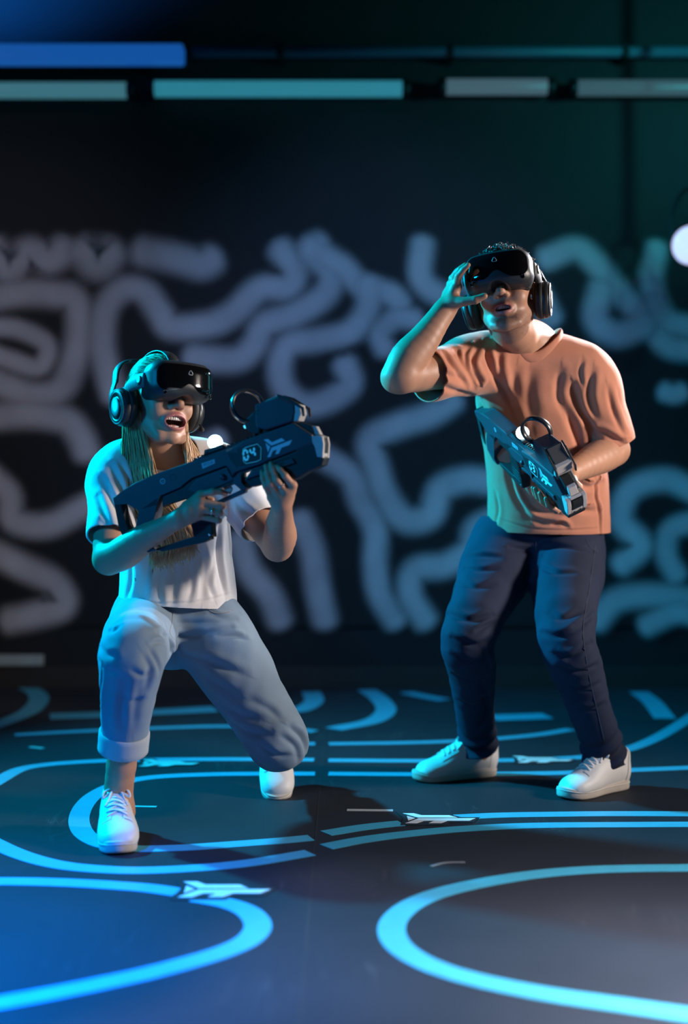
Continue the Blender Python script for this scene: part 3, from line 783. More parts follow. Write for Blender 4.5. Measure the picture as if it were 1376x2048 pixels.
def face_colors(v, H, base, lip, laugh=False, stubble=None):
    q = H.inv(v); n = len(v)
    col = np.tile(np.array(base), (n, 1))
    col *= (1+.08*vnoise(v, 60, 3)+.05*vnoise(v, 25, 5))[:, None]
    if stubble is not None:
        m = np.exp(-((q[:, 2]+.10)/.038)**2)*(q[:, 1] > -.01)*(np.abs(q[:, 0]) < .075)
        m = np.maximum(m, np.exp(-((q[:, 2]+.050)/.010)**2-(q[:, 0]/.034)**2)*(q[:, 1] > .06)*1.0)
        m = np.clip(m*(.62+.35*vnoise(v, 900, 9)+.25*vnoise(v, 2200, 11)), 0, 1)
        col = col*(1-m[:, None]*.8)+np.array(stubble)*m[:, None]*.8
    mz = -.068 if laugh else -.067
    rw, rh = (.0375, .0265) if laugh else (.0285, .0185)
    r = np.sqrt((q[:, 0]/rw)**2+((q[:, 2]-mz+.002)/rh)**2)
    m = np.clip((1.0-r)/.10, 0, 1)*(q[:, 1] > .062)
    col = col*(1-m[:, None])+np.array(lip)*m[:, None]
    inner = np.clip((1.0-np.sqrt((q[:, 0]/(.030 if laugh else .019))**2+((q[:, 2]-mz)/(.0145 if laugh else .0075))**2))/.15, 0, 1)*(q[:, 1] > .04)*(q[:, 1] < (.083 if laugh else .084))
    col = col*(1-inner[:, None])+np.array((.06, .012, .012))*inner[:, None]
    return np.clip(col, 0, 1)

def set_colors(me, col):
    a = me.attributes.new('tint', 'FLOAT_COLOR', 'POINT')
    a.data.foreach_set('color', np.hstack([col, np.ones((len(col), 1))]).astype(np.float32).ravel())

def hand_shape(S, wrist, mcps, fingers, thumb, sc=1.0, wr=.024, palm=.0125, fr=(.0088, .0090, .0086, .0076)):
    """wrist: point; mcps: 4 knuckles (index to little); fingers: 4 lists of PIP, DIP, TIP; thumb: CMC, MCP, IP, TIP"""
    w = np.asarray(wrist, float)
    c = np.mean(mcps, 0)
    lat = nrm(np.asarray(mcps[0])-np.asarray(mcps[3]))
    for i, m in enumerate(mcps):
        s = w+lat*(.012-.008*i)*sc
        S.seg(s, m, .0145*sc, palm*sc, k=.010*sc)
    for i in range(3):
        S.seg((np.asarray(mcps[i])+w)/2, (np.asarray(mcps[i+1])+w)/2, .0135*sc, .0130*sc, k=.010*sc)
    S.seg(thumb[0], (np.asarray(thumb[0])*.35+np.asarray(thumb[1])*.65), .0155*sc, .0135*sc, k=.012*sc)
    S.seg(w, thumb[0], .0165*sc, .0150*sc, k=.010*sc)
    for m, f, r in zip(mcps, fingers, fr):
        p = [np.asarray(m, float)]+[np.asarray(x, float) for x in f]; r = r*sc
        S.seg(p[0], p[1], r*1.12, r*1.0, k=.0035)
        S.ell(p[1], (r*1.06,)*3, k=.003)
        S.seg(p[1], p[2], r*.97, r*.90, k=.002)
        S.seg(p[2], p[3], r*.90, r*.74, k=.002)
    t = [np.asarray(x, float) for x in thumb]
    S.seg(t[1], t[2], .0112*sc, .0100*sc, k=.004); S.seg(t[2], t[3], .0100*sc, .0080*sc, k=.002)
    S.ell(t[2], (.0106*sc,)*3, k=.002)

def nail(p_dip, p_tip, out, r, m, parent):
    """small curved nail on the back of a finger tip"""
    t = nrm(np.asarray(p_tip)-np.asarray(p_dip)); o = nrm(np.asarray(out)-t*np.dot(out, t)); b = np.cross(t, o)
    c = np.asarray(p_tip)+o*r*.62; vs, qs = [], []
    for i in range(5):
        for j in range(5):
            x = (i-2)/2; y = (j-2)/2
            vs.append(c+t*(x*r*.75+r*.1)+b*(y*r*.62*(1-.18*x*x))+o*(r*.16*(1-y*y)))
    for i in range(4):
        for j in range(4): qs.append((i*5+j, (i+1)*5+j, (i+1)*5+j+1, i*5+j+1))
    return link('fingernail', mesh_np('fingernail', vs, qs), m, parent)

def teeth(H, laugh, parent, m):
    k = H.s; lst_v = []
    bm = bmesh.new()
    def row(z, n, wid, hgt, rb, bfront, curve):
        for i in range(n):
            x = (i-(n-1)/2)*wid
            b = bfront-curve*x*x
            ang = -2*curve*x
            hg = hgt*(1.0 if abs(i-(n-1)/2) < 1.6 else .88)
            ax = nrm(H.a+H.f*ang); fx = np.cross(H.u, ax); 
            M = Matrix.Translation(Vector(H(x, b, z)))@Matrix(np.array([[*r, 0] for r in np.array([ax, fx, H.u]).T]+[[0, 0, 0, 1]]).tolist())
            add_box(bm, (-wid*.48*k, -.003*k, -hg/2*k), (wid*.48*k, .003*k, hg/2*k), .0014*k, M, 3)
    if laugh:
        row(-.0610, 10, .0060, .0110, 0, .0845, 13); row(-.0825, 10, .0050, .0070, 0, .0800, 14)
    else:
        row(-.0648, 8, .0056, .0085, 0, .0862, 13)
    return link('teeth', bm_mesh('teeth', bm), m, parent, smooth=True)

def vert_normals(v, q):
    n = np.cross(v[q[:, 2]]-v[q[:, 0]], v[q[:, 3]]-v[q[:, 1]])
    out = np.zeros_like(v)
    for i in range(4):
        for c in range(3): out[:, c] += np.bincount(q[:, i], n[:, c], len(v))
    return out/np.maximum(np.linalg.norm(out, axis=1), 1e-12)[:, None]

def biggest_island(v, t):
    """drop loose scraps left by the cuts"""
    lab = np.arange(len(v))
    while True:
        m = lab[t].min(1); new = lab.copy()
        for i in range(3): np.minimum.at(new, t[:, i], m)
        new = new[new]
        if (new == lab).all(): break
        lab = new
    u, c = np.unique(lab[t[:, 0]], return_counts=True)
    t = t[lab[t[:, 0]] == u[c.argmax()]]
    used = np.unique(t); mp = np.full(len(v), -1); mp[used] = np.arange(len(used))
    return v[used], mp[t]

def garment(name, S, cuts, mat_, parent, thick=.004, it=2, warp=None, rim=True, folds=()):
    v, q = S.mesh(); v = relax(v, q, it, .5)
    d = cloth_folds(v, q, folds)
    if warp is not None: d = d+warp(v)
    v = v-vert_normals(v, q)*d[:, None]; v = relax(v, q, 1, .4)
    t = q2t(q)
    for g in cuts: v, t = clip_mesh(v, t, g)
    v, t = biggest_island(v, t)
    me = mesh_np(name, v, None, t)
    o = link(name, me, mat_, parent)
    if rim:
        md = o.modifiers.new('hem', 'SOLIDIFY'); md.thickness = thick; md.offset = -1; md.use_rim = True; md.use_rim_only = True
    return o

# ---- sneakers (built once per style in local metres: x to the toe, y across, z up)
def shoe_meshes(L=.285, style=0):
    f = L/.285
    S = Solid((-.02, -.07, -.01), (L+.03, .07, .15), .0022)
    pts = [(.034, 0, .046), (.085, 0, .056), (.135, 0, .052), (.185, .002, .038), (.228, .003, .031), (.248, .003, .028)]
    rad = [(.034, .046), (.035, .050), (.038, .046), (.045, .034), (.043, .027), (.034, .022)]
    S.chain([V(*p)*V(f, 1, 1) for p in pts], rad, u=(0, 1, 0), k=.012, sub=4)
    S.seg((.050*f, 0, .06), (.040*f, 0, .098), (.034, .037), (.034, .040), (0, 1, 0), k=.015)
    S.seg((.018*f, 0, .06), (.012*f, 0, .100), .016, .012, k=.02)
    S.seg((.050*f, 0, .082), (.044*f, 0, .16), (.027, .034), (.030, .038), (0, 1, 0), k=.006, op='cut')
    v, q = S.mesh(); v = relax(v, q, 2); t = q2t(q)
    v, t = clip_mesh(v, t, plane_g((0, 0, .016), (0, 0, -1)))
    up = mesh_np('shoe_upper', v, None, t)
    # sole: layered outline
    xs = [0, .012, .03, .06, .10, .14, .18, .21, .24, .262, .277, .285]; ws = [.0, .022, .0335, .0365, .0355, .0385, .0455, .0475, .0445, .036, .022, .0]
    left = [(x*f, w+.001) for x, w in zip(xs, ws)]
    out = catmull(np.array([(x, w) for x, w in left]+[(x*f, -w-.001+.004*(.1 < x < .27)) for x, w in list(zip(xs, ws))[-2:0:-1]]), 3, closed=True)
    prof = [(.90, 0), (.97, .002), (1.0, .006), (1.0, .024), (.985, .0265), (.97, .028), (.93, .029)]
    cx = np.array([L*.5, 0]); vs, qs, ts = [], [], []; n = len(out)
    for s, z in prof:
        for p in out:
            q2 = cx+(p-cx)*np.array([1-(1-s)*.35, s])
            vs.append((q2[0], q2[1], z+max(0, (q2[0]-L*.78))**2*2.2+.003*(q2[0] < L*.25)*(z > .01)))
    for i in range(len(prof)-1):
        for k in range(n): qs.append((i*n+k, i*n+(k+1) % n, (i+1)*n+(k+1) % n, (i+1)*n+k))
    c0 = len(vs); vs.append((L/2, 0, 0)); c1 = len(vs); vs.append((L/2, 0, .029))
    for k in range(n): ts.append((c0, (k+1) % n, k)); ts.append((c1, (len(prof)-1)*n+k, (len(prof)-1)*n+(k+1) % n))
    sole = mesh_np('sole', vs, qs, ts)
    # foxing line, toe cap ridge
    line = tube([(p[0], p[1]*1.004, .0205+max(0, (p[0]-L*.78))**2*2.2) for p in out], .0016, 6, closed=True)
    # laces over the instep, laid on the upper
    from mathutils.bvhtree import BVHTree
    bvh = BVHTree.FromPolygons(v.tolist(), t.tolist())
    def zs(x, y=0.0):
        h = bvh.ray_cast(Vector((x, y, .3)), Vector((0, 0, -1))); return h[0].z if h[0] is not None else .06
    ls = []
    rows = np.linspace(.112, .182, 5)*f
    for i, x in enumerate(rows):
        w = .021+.0012*i
        for sgn in (1, -1):
            dx = .0075*f*sgn; pts = []
            for y in np.linspace(-1, 1, 9):
                xx = x+dx*y; pts.append((xx, y*w, zs(xx, y*w)+.0022*(1.0+.7*sgn*(1-abs(y)))))
            ls.append(tube(catmull(pts, 2), .0042, 8, flat=(.42, 1), up=(0, 0, 1)))
    # bow
    b0 = V(.102*f, 0, zs(.102*f)+.007)
    for sgn in (1, -1):
        loop = [b0, b0+V(.004, sgn*.012, .009), b0+V(.012, sgn*.030, .004), b0+V(.020, sgn*.033, -.010), b0+V(.012, sgn*.016, -.001), b0]
        ls.append(tube(catmull(loop, 4), .0034, 6, flat=(.6, 1)))
        e = [b0, b0+V(.012, sgn*.012, .002)]+[V(b0[0]+dx, sgn*yy, zs(b0[0]+dx, sgn*yy)+.005) for dx, yy in ((.030, .020), (.046, .028))]
        ls.append(tube(catmull(e, 4), .0026, 6))
    ls.append(tube([b0+V(0, -.007, 0), b0+V(0, .007, 0)], .0065, 8))
    lv, lq, lt = merge_tubes(ls)
    laces = mesh_np('laces', lv, lq, lt)
    # tongue
    T = Solid((.03, -.04, .05), (.17, .04, .16), .002)
    T.chain([(.135*f, 0, zs(.135*f)-.004), (.108*f, 0, zs(.108*f)+.001), (.086*f, 0, .126), (.078*f, 0, .134)], [(.019, .005), (.021, .006), (.021, .006), (.018, .005)], u=(0, 1, 0), k=.006, sub=3)
    tv, tq = T.mesh(); tongue = mesh_np('tongue', tv, tq)
    # raised overlays of the upper: eyestays, toe cap edge, heel counter
    nrmv = np.zeros_like(v); fn = np.cross(v[t[:, 1]]-v[t[:, 0]], v[t[:, 2]]-v[t[:, 0]])
    for i in range(3):
        for c in range(3): nrmv[:, c] += np.bincount(t[:, i], fn[:, c], len(v))
    nrmv /= np.maximum(np.linalg.norm(nrmv, axis=1), 1e-12)[:, None]
    def overlay(g, off=.0016):
        vv, tt2 = clip_mesh(np.hstack([v+nrmv*off])[:, :3], t, g); return vv, tt2
    parts = []
    for sgn in (1, -1):     # eyestay flap on each side of the laces
        parts.append(overlay(lambda p, s_=sgn: np.maximum.reduce([.0145-s_*p[:, 1], s_*p[:, 1]-(.030+.10*np.maximum(0, p[:, 0]-.12*f)), .088*f-p[:, 0], p[:, 0]-.205*f, .052-p[:, 2]])))
    parts.append(overlay(lambda p: np.maximum(p[:, 0]-(.045*f-.28*(p[:, 2]-.03)), .03-p[:, 2])))
    ov, ot, off = [], [], 0
    for vv, tt2 in parts: ov.append(vv); ot.append(tt2+off); off += len(vv)
    over = mesh_np('overlay', np.vstack(ov), None, np.vstack(ot))
    lv, lq, lt = line; fox = mesh_np('foxing', lv, lq, lt)
    return dict(shoe_upper=up, sole=sole, laces=laces, tongue=tongue, overlay=over, foxing=fox)

def place_shoe(meshes, mats, heel, yaw, person, pitch=0.0, label=None, roll=0.0):
    """shoe is a part of its person; sole, laces, tongue are its sub-parts"""
    M = Matrix.Translation(Vector(heel))@Matrix.Rotation(yaw, 4, 'Z')@Matrix.Rotation(pitch, 4, 'Y')@Matrix.Rotation(roll, 4, 'X')
    root = bpy.data.objects.new('shoe', meshes['shoe_upper']); C.objects.link(root)
    if not meshes['shoe_upper'].materials: meshes['shoe_upper'].materials.append(mats['shoe_upper'])
    root.parent = person; root.matrix_world = M
    bpy.context.view_layer.update(); root.matrix_parent_inverse = person.matrix_world.inverted(); root.matrix_basis = M
    for nme in ('sole', 'laces', 'tongue', 'overlay', 'foxing'):
        me = meshes[nme]
        if not me.materials: me.materials.append(mats[nme])
        o = bpy.data.objects.new(nme, me); C.objects.link(o); o.parent = root
        if nme in ('laces', 'overlay'): o['kind'] = 'stuff'
    if label: root['label'] = label
    return root

M_shoe = mat('shoe_white_leather', (.80, .79, .78), .5, noise=(14, .06), bump=(220, .12))
M_sole = mat('shoe_sole_rubber', (.62, .56, .50), .6, noise=(18, .18), bump=(90, .1))
M_lace = mat('shoe_lace_white', (.82, .80, .79), .8, noise=(200, .1))
M_over = mat('shoe_overlay_white', (.76, .75, .74), .5, noise=(14, .06))
M_fox = mat('shoe_foxing', (.70, .67, .64), .55, noise=(30, .1))
SHOE_MATS = dict(shoe_upper=M_shoe, sole=M_sole, laces=M_lace, tongue=M_shoe, overlay=M_over, foxing=M_fox)
M_teeth = mat('teeth_enamel', (.80, .76, .70), .25, noise=(60, .04))
M_nail = mat('fingernail', (.62, .36, .28), .3)
def skin_mat(name):
    return mat(name, (.5, .3, .2), .48, attr='tint', sss=.12, bump=(420, .10), spec=.45)
def denim_mat(name, col, amt=.22, sheen=.1):
    m = mat(name, col, .85, noise=(7, amt), sheen=sheen, spec=.3)
    nt = m.node_tree; b = nt.nodes['Principled BSDF']; L = nt.links.new
    tc = nt.nodes.new('ShaderNodeTexCoord'); mp = nt.nodes.new('ShaderNodeMapping'); mp.inputs['Rotation'].default_value = (.4, .6, .5); mp.inputs['Scale'].default_value = (1, 1, .22)
    L(tc.outputs['Object'], mp.inputs[0])
    n = nt.nodes.new('ShaderNodeTexNoise'); n.inputs['Scale'].default_value = 520; n.inputs['Detail'].default_value = 2; L(mp.outputs[0], n.inputs['Vector'])
    bp = nt.nodes.new('ShaderNodeBump'); bp.inputs['Strength'].default_value = .3; bp.inputs['Distance'].default_value = .0012
    L(n.outputs['Fac'], bp.inputs['Height']); L(bp.outputs[0], b.inputs['Normal'])
    return m
def knit_mat(name, col):
    m = mat(name, col, .88, noise=(9, .06), sheen=.2)
    nt = m.node_tree; b = nt.nodes['Principled BSDF']; L = nt.links.new
    tc = nt.nodes.new('ShaderNodeTexCoord'); n = nt.nodes.new('ShaderNodeTexNoise'); n.inputs['Scale'].default_value = 500; L(tc.outputs['Object'], n.inputs['Vector'])
    n3 = nt.nodes.new('ShaderNodeTexNoise'); n3.inputs['Scale'].default_value = 22; n3.inputs['Detail'].default_value = 2; L(tc.outputs['Object'], n3.inputs['Vector'])
    ad = nt.nodes.new('ShaderNodeMath'); ad.operation = 'MULTIPLY_ADD'; L(n3.outputs['Fac'], ad.inputs[0]); ad.inputs[1].default_value = 3.0; L(n.outputs['Fac'], ad.inputs[2])
    bp = nt.nodes.new('ShaderNodeBump'); bp.inputs['Strength'].default_value = .22; bp.inputs['Distance'].default_value = .002
    L(ad.outputs[0], bp.inputs['Height']); L(bp.outputs[0], b.inputs['Normal'])
    return m
# ------------------------------------------------------------------ the toy rifles' frames (used to close the hands on them)
class GunFrame:
    def __init__(s, O, e1, e2):
        s.O = np.asarray(O, float); s.e1 = nrm(e1); e2 = np.asarray(e2, float); s.e2 = nrm(e2-s.e1*np.dot(e2, s.e1)); s.e3 = np.cross(s.e1, s.e2)
    def __call__(s, u, v, w=0.0): return s.O+s.e1*u+s.e2*v+s.e3*w
    def ray(s, px, py, w):
        o = V(0, 0, CAMH); d = P(px, py, 1.0)-o; p0 = s.O+s.e3*w
        return o+d*(((p0-o)@s.e3)/(d@s.e3))
    def matrix(s):
        R = np.eye(4); R[:3, 0], R[:3, 1], R[:3, 2], R[:3, 3] = s.e1, s.e2, s.e3, s.O
        return Matrix(R.tolist())
_c15, _s15 = math.cos(math.radians(15)), math.sin(math.radians(15))
GW = GunFrame(P(440, 960, 3.06), (.936*_c15, -_s15, .352*_c15), (-.352, .06, .936))
GM = GunFrame((.5053, 3.4573, .9696), (.3219, -.8553, -.4061), (-.3002, -.499, .8129))

# ------------------------------------------------------------------ woman, kneeling with one knee up
woman = empty('person', P(330, 1640, 3.33)*V(1, 1, 0), 'laughing kneeling woman in white cropped t-shirt and light blue jeans, aiming a toy rifle', 'person')
HW = Frame(P(318, 800, 3.27), math.radians(38), math.radians(4), math.radians(-3), .97)
wj = dict(hipR=P(295, 1238, 3.45), hipL=P(408, 1240, 3.43), kneeR=P(265, 1302, 3.05), ankR=P(237, 1588, 3.17), kneeL=P(556, 1482, 3.36), ankL=V(-.205, 3.74, .16),
          shR=P(232, 950, 3.32), elR=P(217, 1118, 3.17), shL=P(452, 950, 3.40), elL=P(555, 1092, 3.25), neck=P(338, 930, 3.36), pel=P(348, 1225, 3.44))
z2 = lambda x, y, w: GW.ray(230+x*.17442, 900+y*.17442, w)
z3 = lambda x, y, w: GW.ray(230+x*.31977, 750+y*.31977, w)
wR = z2(735, 785, .040); wL = z3(1045, 808, .004)
def woman_body():
    S = Solid((-.80, 2.90, .02), (-.06, 3.85, 1.24), .0028)
    lat = V(.86, .5, 0)
    S.chain([wj['pel'], P(350, 1120, 3.42), P(343, 1010, 3.40), P(338, 950, 3.385), wj['neck']], [(.09, .07), (.10, .075), (.12, .088), (.12, .07), (.05, .05)], u=lat, k=.02, sub=1)
    S.chain([wj['neck'], P(334, 905, 3.345), HW(0, -.022, -.075), HW(0, -.03, -.02)], [.055, .049, .051, .055], k=.02, sub=3)
    S.seg(wj['neck'], wj['shR'], .042, .046, k=.03); S.seg(wj['neck'], wj['shL'], .042, .046, k=.03)
    # collar bones
    head_shape(S, HW, laugh=True)
    # arms
    S.chain([wj['shR'], (wj['shR']+wj['elR'])/2+V(-.004, .0, 0), wj['elR']], [.047, .043, .039], k=.015, sub=3, kin=(2, .004))
    fa = wR-wj['elR']
    S.chain([wj['elR'], wj['elR']+fa*.22+V(0, .004, -.006), wj['elR']+fa*.5, wj['elR']+fa*.8, wR], [(.038, .039), (.042, .041), (.036, .034), (.026, .024), (.0235, .021)], k=.012, sub=3, kin=(1, .004))
    S.chain([wj['shL'], (wj['shL']+wj['elL'])/2, wj['elL']], [.047, .043, .039], k=.015, sub=3, kin=(2, .004))
    fl = wL-wj['elL']
    S.chain([wj['elL'], wj['elL']+fl*.25+V(.004, 0, 0), wj['elL']+fl*.55, wj['elL']+fl*.85, wL], [.039, .042, .035, .026, .024], k=.012, sub=3, kin=(1, .004))
    # right hand around the grip
    hand_shape(S, wR, [z2(985, 510, .026), z2(980, 595, .034), z2(968, 680, .036), z2(950, 758, .032)],
        [[z2(1125, 478, .028), z2(1210, 478, .021), z2(1270, 500, .012)], [z2(1222, 640, .020), z2(1238, 650, -.010), z2(1165, 640, -.024)],
         [z2(1200, 722, .021), z2(1212, 730, -.009), z2(1140, 722, -.023)], [z2(1180, 808, .018), z2(1198, 812, -.006), z2(1130, 800, -.019)]],
        [z2(840, 650, .022), z2(930, 560, -.006), z2(1020, 555, -.026), z2(1110, 570, -.030)], .93)
    # left hand under the fore-end
    hand_shape(S, wL, [z3(1112, 690, .018), z3(1066, 728, .022), z3(1020, 750, .024), z3(978, 766, .022)],
        [[z3(1064, 630, .036), z3(1036, 592, .037), z3(1013, 572, .034)], [z3(1012, 655, .041), z3(988, 592, .040), z3(975, 553, .035)],
         [z3(972, 675, .043), z3(952, 612, .042), z3(943, 568, .037)], [z3(942, 698, .040), z3(924, 645, .041), z3(917, 603, .037)]],
        [z3(1080, 765, -.010), z3(1110, 712, -.024), z3(1095, 672, -.040), z3(1080, 640, -.040)], .95)
    # right leg (bare ankle)
    S.chain([wj['hipR'], wj['kneeR'], (wj['kneeR']*.6+wj['ankR']*.4)+V(0, .02, 0), wj['kneeR']*.2+wj['ankR']*.8, wj['ankR'], wj['ankR']+V(.005, .0, -.045)], [.06, .050, .044, .037, .036, .038], k=.02, sub=3, kin=(1, .005))
    S.chain([wj['hipL'], wj['kneeL'], wj['ankL']], [.07, .055, .036], k=.02, sub=2)
    v, q = S.mesh(); v = relax(v, q, 1, .4)
    me = mesh_np('body', v, q)
    set_colors(me, face_colors(v, HW, (.54, .28, .18), (.50, .17, .15), laugh=True))
    return link('body', me, skin_mat('skin_light'), woman)
wbody = woman_body()
teeth(HW, True, wbody, M_teeth)
# tongue in the open mouth
_S = Solid(HW(0, .075, -.078)-.04, HW(0, .075, -.078)+.04, .0015); _S.ell(HW(0, .066, -.0815), (.016, .017, .006), HW.ax, .002)
_v, _q = _S.mesh(); link('mouth_tongue', mesh_np('mouth_tongue', _v, _q), mat('tongue_pink', (.45, .13, .12), .35), wbody)
# rings
def ring(a, b, t, r, name='finger_ring', parent=None):
    a, b = np.asarray(a), np.asarray(b); c = a+(b-a)*t; d = nrm(b-a); x = nrm(np.cross(d, V(0, 0, 1))); y = np.cross(d, x)
    return tube_obj(name, [tube([c+(x*math.cos(w)+y*math.sin(w))*r for w in np.linspace(0, 2*math.pi, 25)[:-1]], .0013, 6, closed=True, flat=(1, 1.3))], M_silver, parent)
M_silver = mat('silver', (.85, .84, .82), .18, metal=1.0)
ring(z2(968, 680, .036), z2(1200, 722, .021), .62, .0098, parent=woman)
ring(z3(1066, 728, .022), z3(1012, 655, .041), .55, .0098, parent=woman)

def woman_shirt():
    S = Solid((-.80, 3.10, .48), (-.14, 3.66, 1.10), .0030)
    lat = V(.86, .5, 0)
    S.chain([P(356, 1235, 3.43), P(356, 1190, 3.43), P(354, 1120, 3.425), P(346, 1030, 3.41), P(340, 975, 3.40), P(337, 935, 3.38)],
            [(.156, .138), (.154, .134), (.148, .122), (.146, .114), (.142, .100), (.095, .066)], u=lat, k=.02, sub=3)
    torso = S.snapshot()
    S.chain([P(338, 922, 3.37), P(285, 925, 3.35), wj['shR'], (wj['shR']+wj['elR'])/2, wj['shR']*.245+wj['elR']*.755+V(-.004, 0, 0)],
            [.056, .058, .064, .060, .057], k=.035, sub=3, kin=(8, .012), flat=True)
    S.chain([P(338, 922, 3.37), P(400, 928, 3.385), wj['shL'], (wj['shL']+wj['elL'])/2, wj['shL']*.295+wj['elL']*.705],
            [.056, .056, .062, .062, .060], k=.035, sub=3, kin=(8, .012), flat=True)
    lines = [([(300, 1085), (294, 1140), (284, 1205)], .010, .006), ([(352, 1095), (350, 1150), (345, 1208)], .011, .006), ([(400, 1085), (410, 1140), (405, 1200)], .010, .005), ([(440, 1040), (436, 1110), (450, 1190)], .010, .007), ([(258, 1110), (262, 1160), (252, 1200)], .009, .005), ([(330, 1110), (318, 1165), (322, 1208)], .008, .004), ([(376, 1120), (384, 1170), (376, 1205)], .008, .004), ([(425, 1130), (418, 1165), (428, 1195)], .008, .004),
             ([(222, 930), (240, 965), (258, 1010)], .008, .008), ([(203, 955), (225, 1000), (246, 1050)], .008, .008), ([(194, 995), (212, 1035), (228, 1075)], .008, .007), ([(240, 925), (256, 960), (262, 1000)], .007, .007), ([(246, 1010), (262, 1060), (290, 1100)], .010, .009), ([(200, 1040), (214, 1060), (222, 1085)], .007, .005), ([(192, 1060), (222, 1085), (246, 1078)], .003, .0015),
             ([(468, 1000), (488, 1018), (506, 1028)], .008, .006), ([(463, 1020), (476, 1042), (488, 1058)], .008, .006), ([(452, 1010), (458, 1060), (462, 1110)], .009, .008),
             ([(262, 1203), (330, 1207), (400, 1203), (462, 1187)], .003, .0022)]
    def folds(p): return .0024*vnoise(p, 42, 1)+.0012*vnoise(p, 95, 2)
    cuts = [plane_g(P(350, 1214, 3.30), (-.08, 0, -1)),
            sleeve_cut(wj['shR']*.25+wj['elR']*.75, wj['elR']-wj['shR'], .16, torso),
            sleeve_cut(wj['shL']*.30+wj['elL']*.70, wj['elL']-wj['shL'], .16, torso)]
    ax0, ax1 = P(339, 950, 3.34), HW(0, -.02, -.09); axd = nrm(ax1-ax0); pf, pb = P(334, 948, 3.27), P(345, 905, 3.43); pn = nrm(np.cross(V(.86, .5, 0), pb-pf)); pn = pn if pn[2] > 0 else -pn
    def neckhole(v):
        w = v-ax0; r = np.linalg.norm(w-(w@axd)[:, None]*axd, axis=1); return np.minimum((v-pf)@pn, .095-r)
    cuts.append(neckhole)
    o = garment('tshirt', S, cuts, knit_mat('cotton_white', (.74, .71, .70)), woman, warp=folds, folds=lines)
    o['label'] = 'white cropped cotton t-shirt'
    return o
woman_shirt()

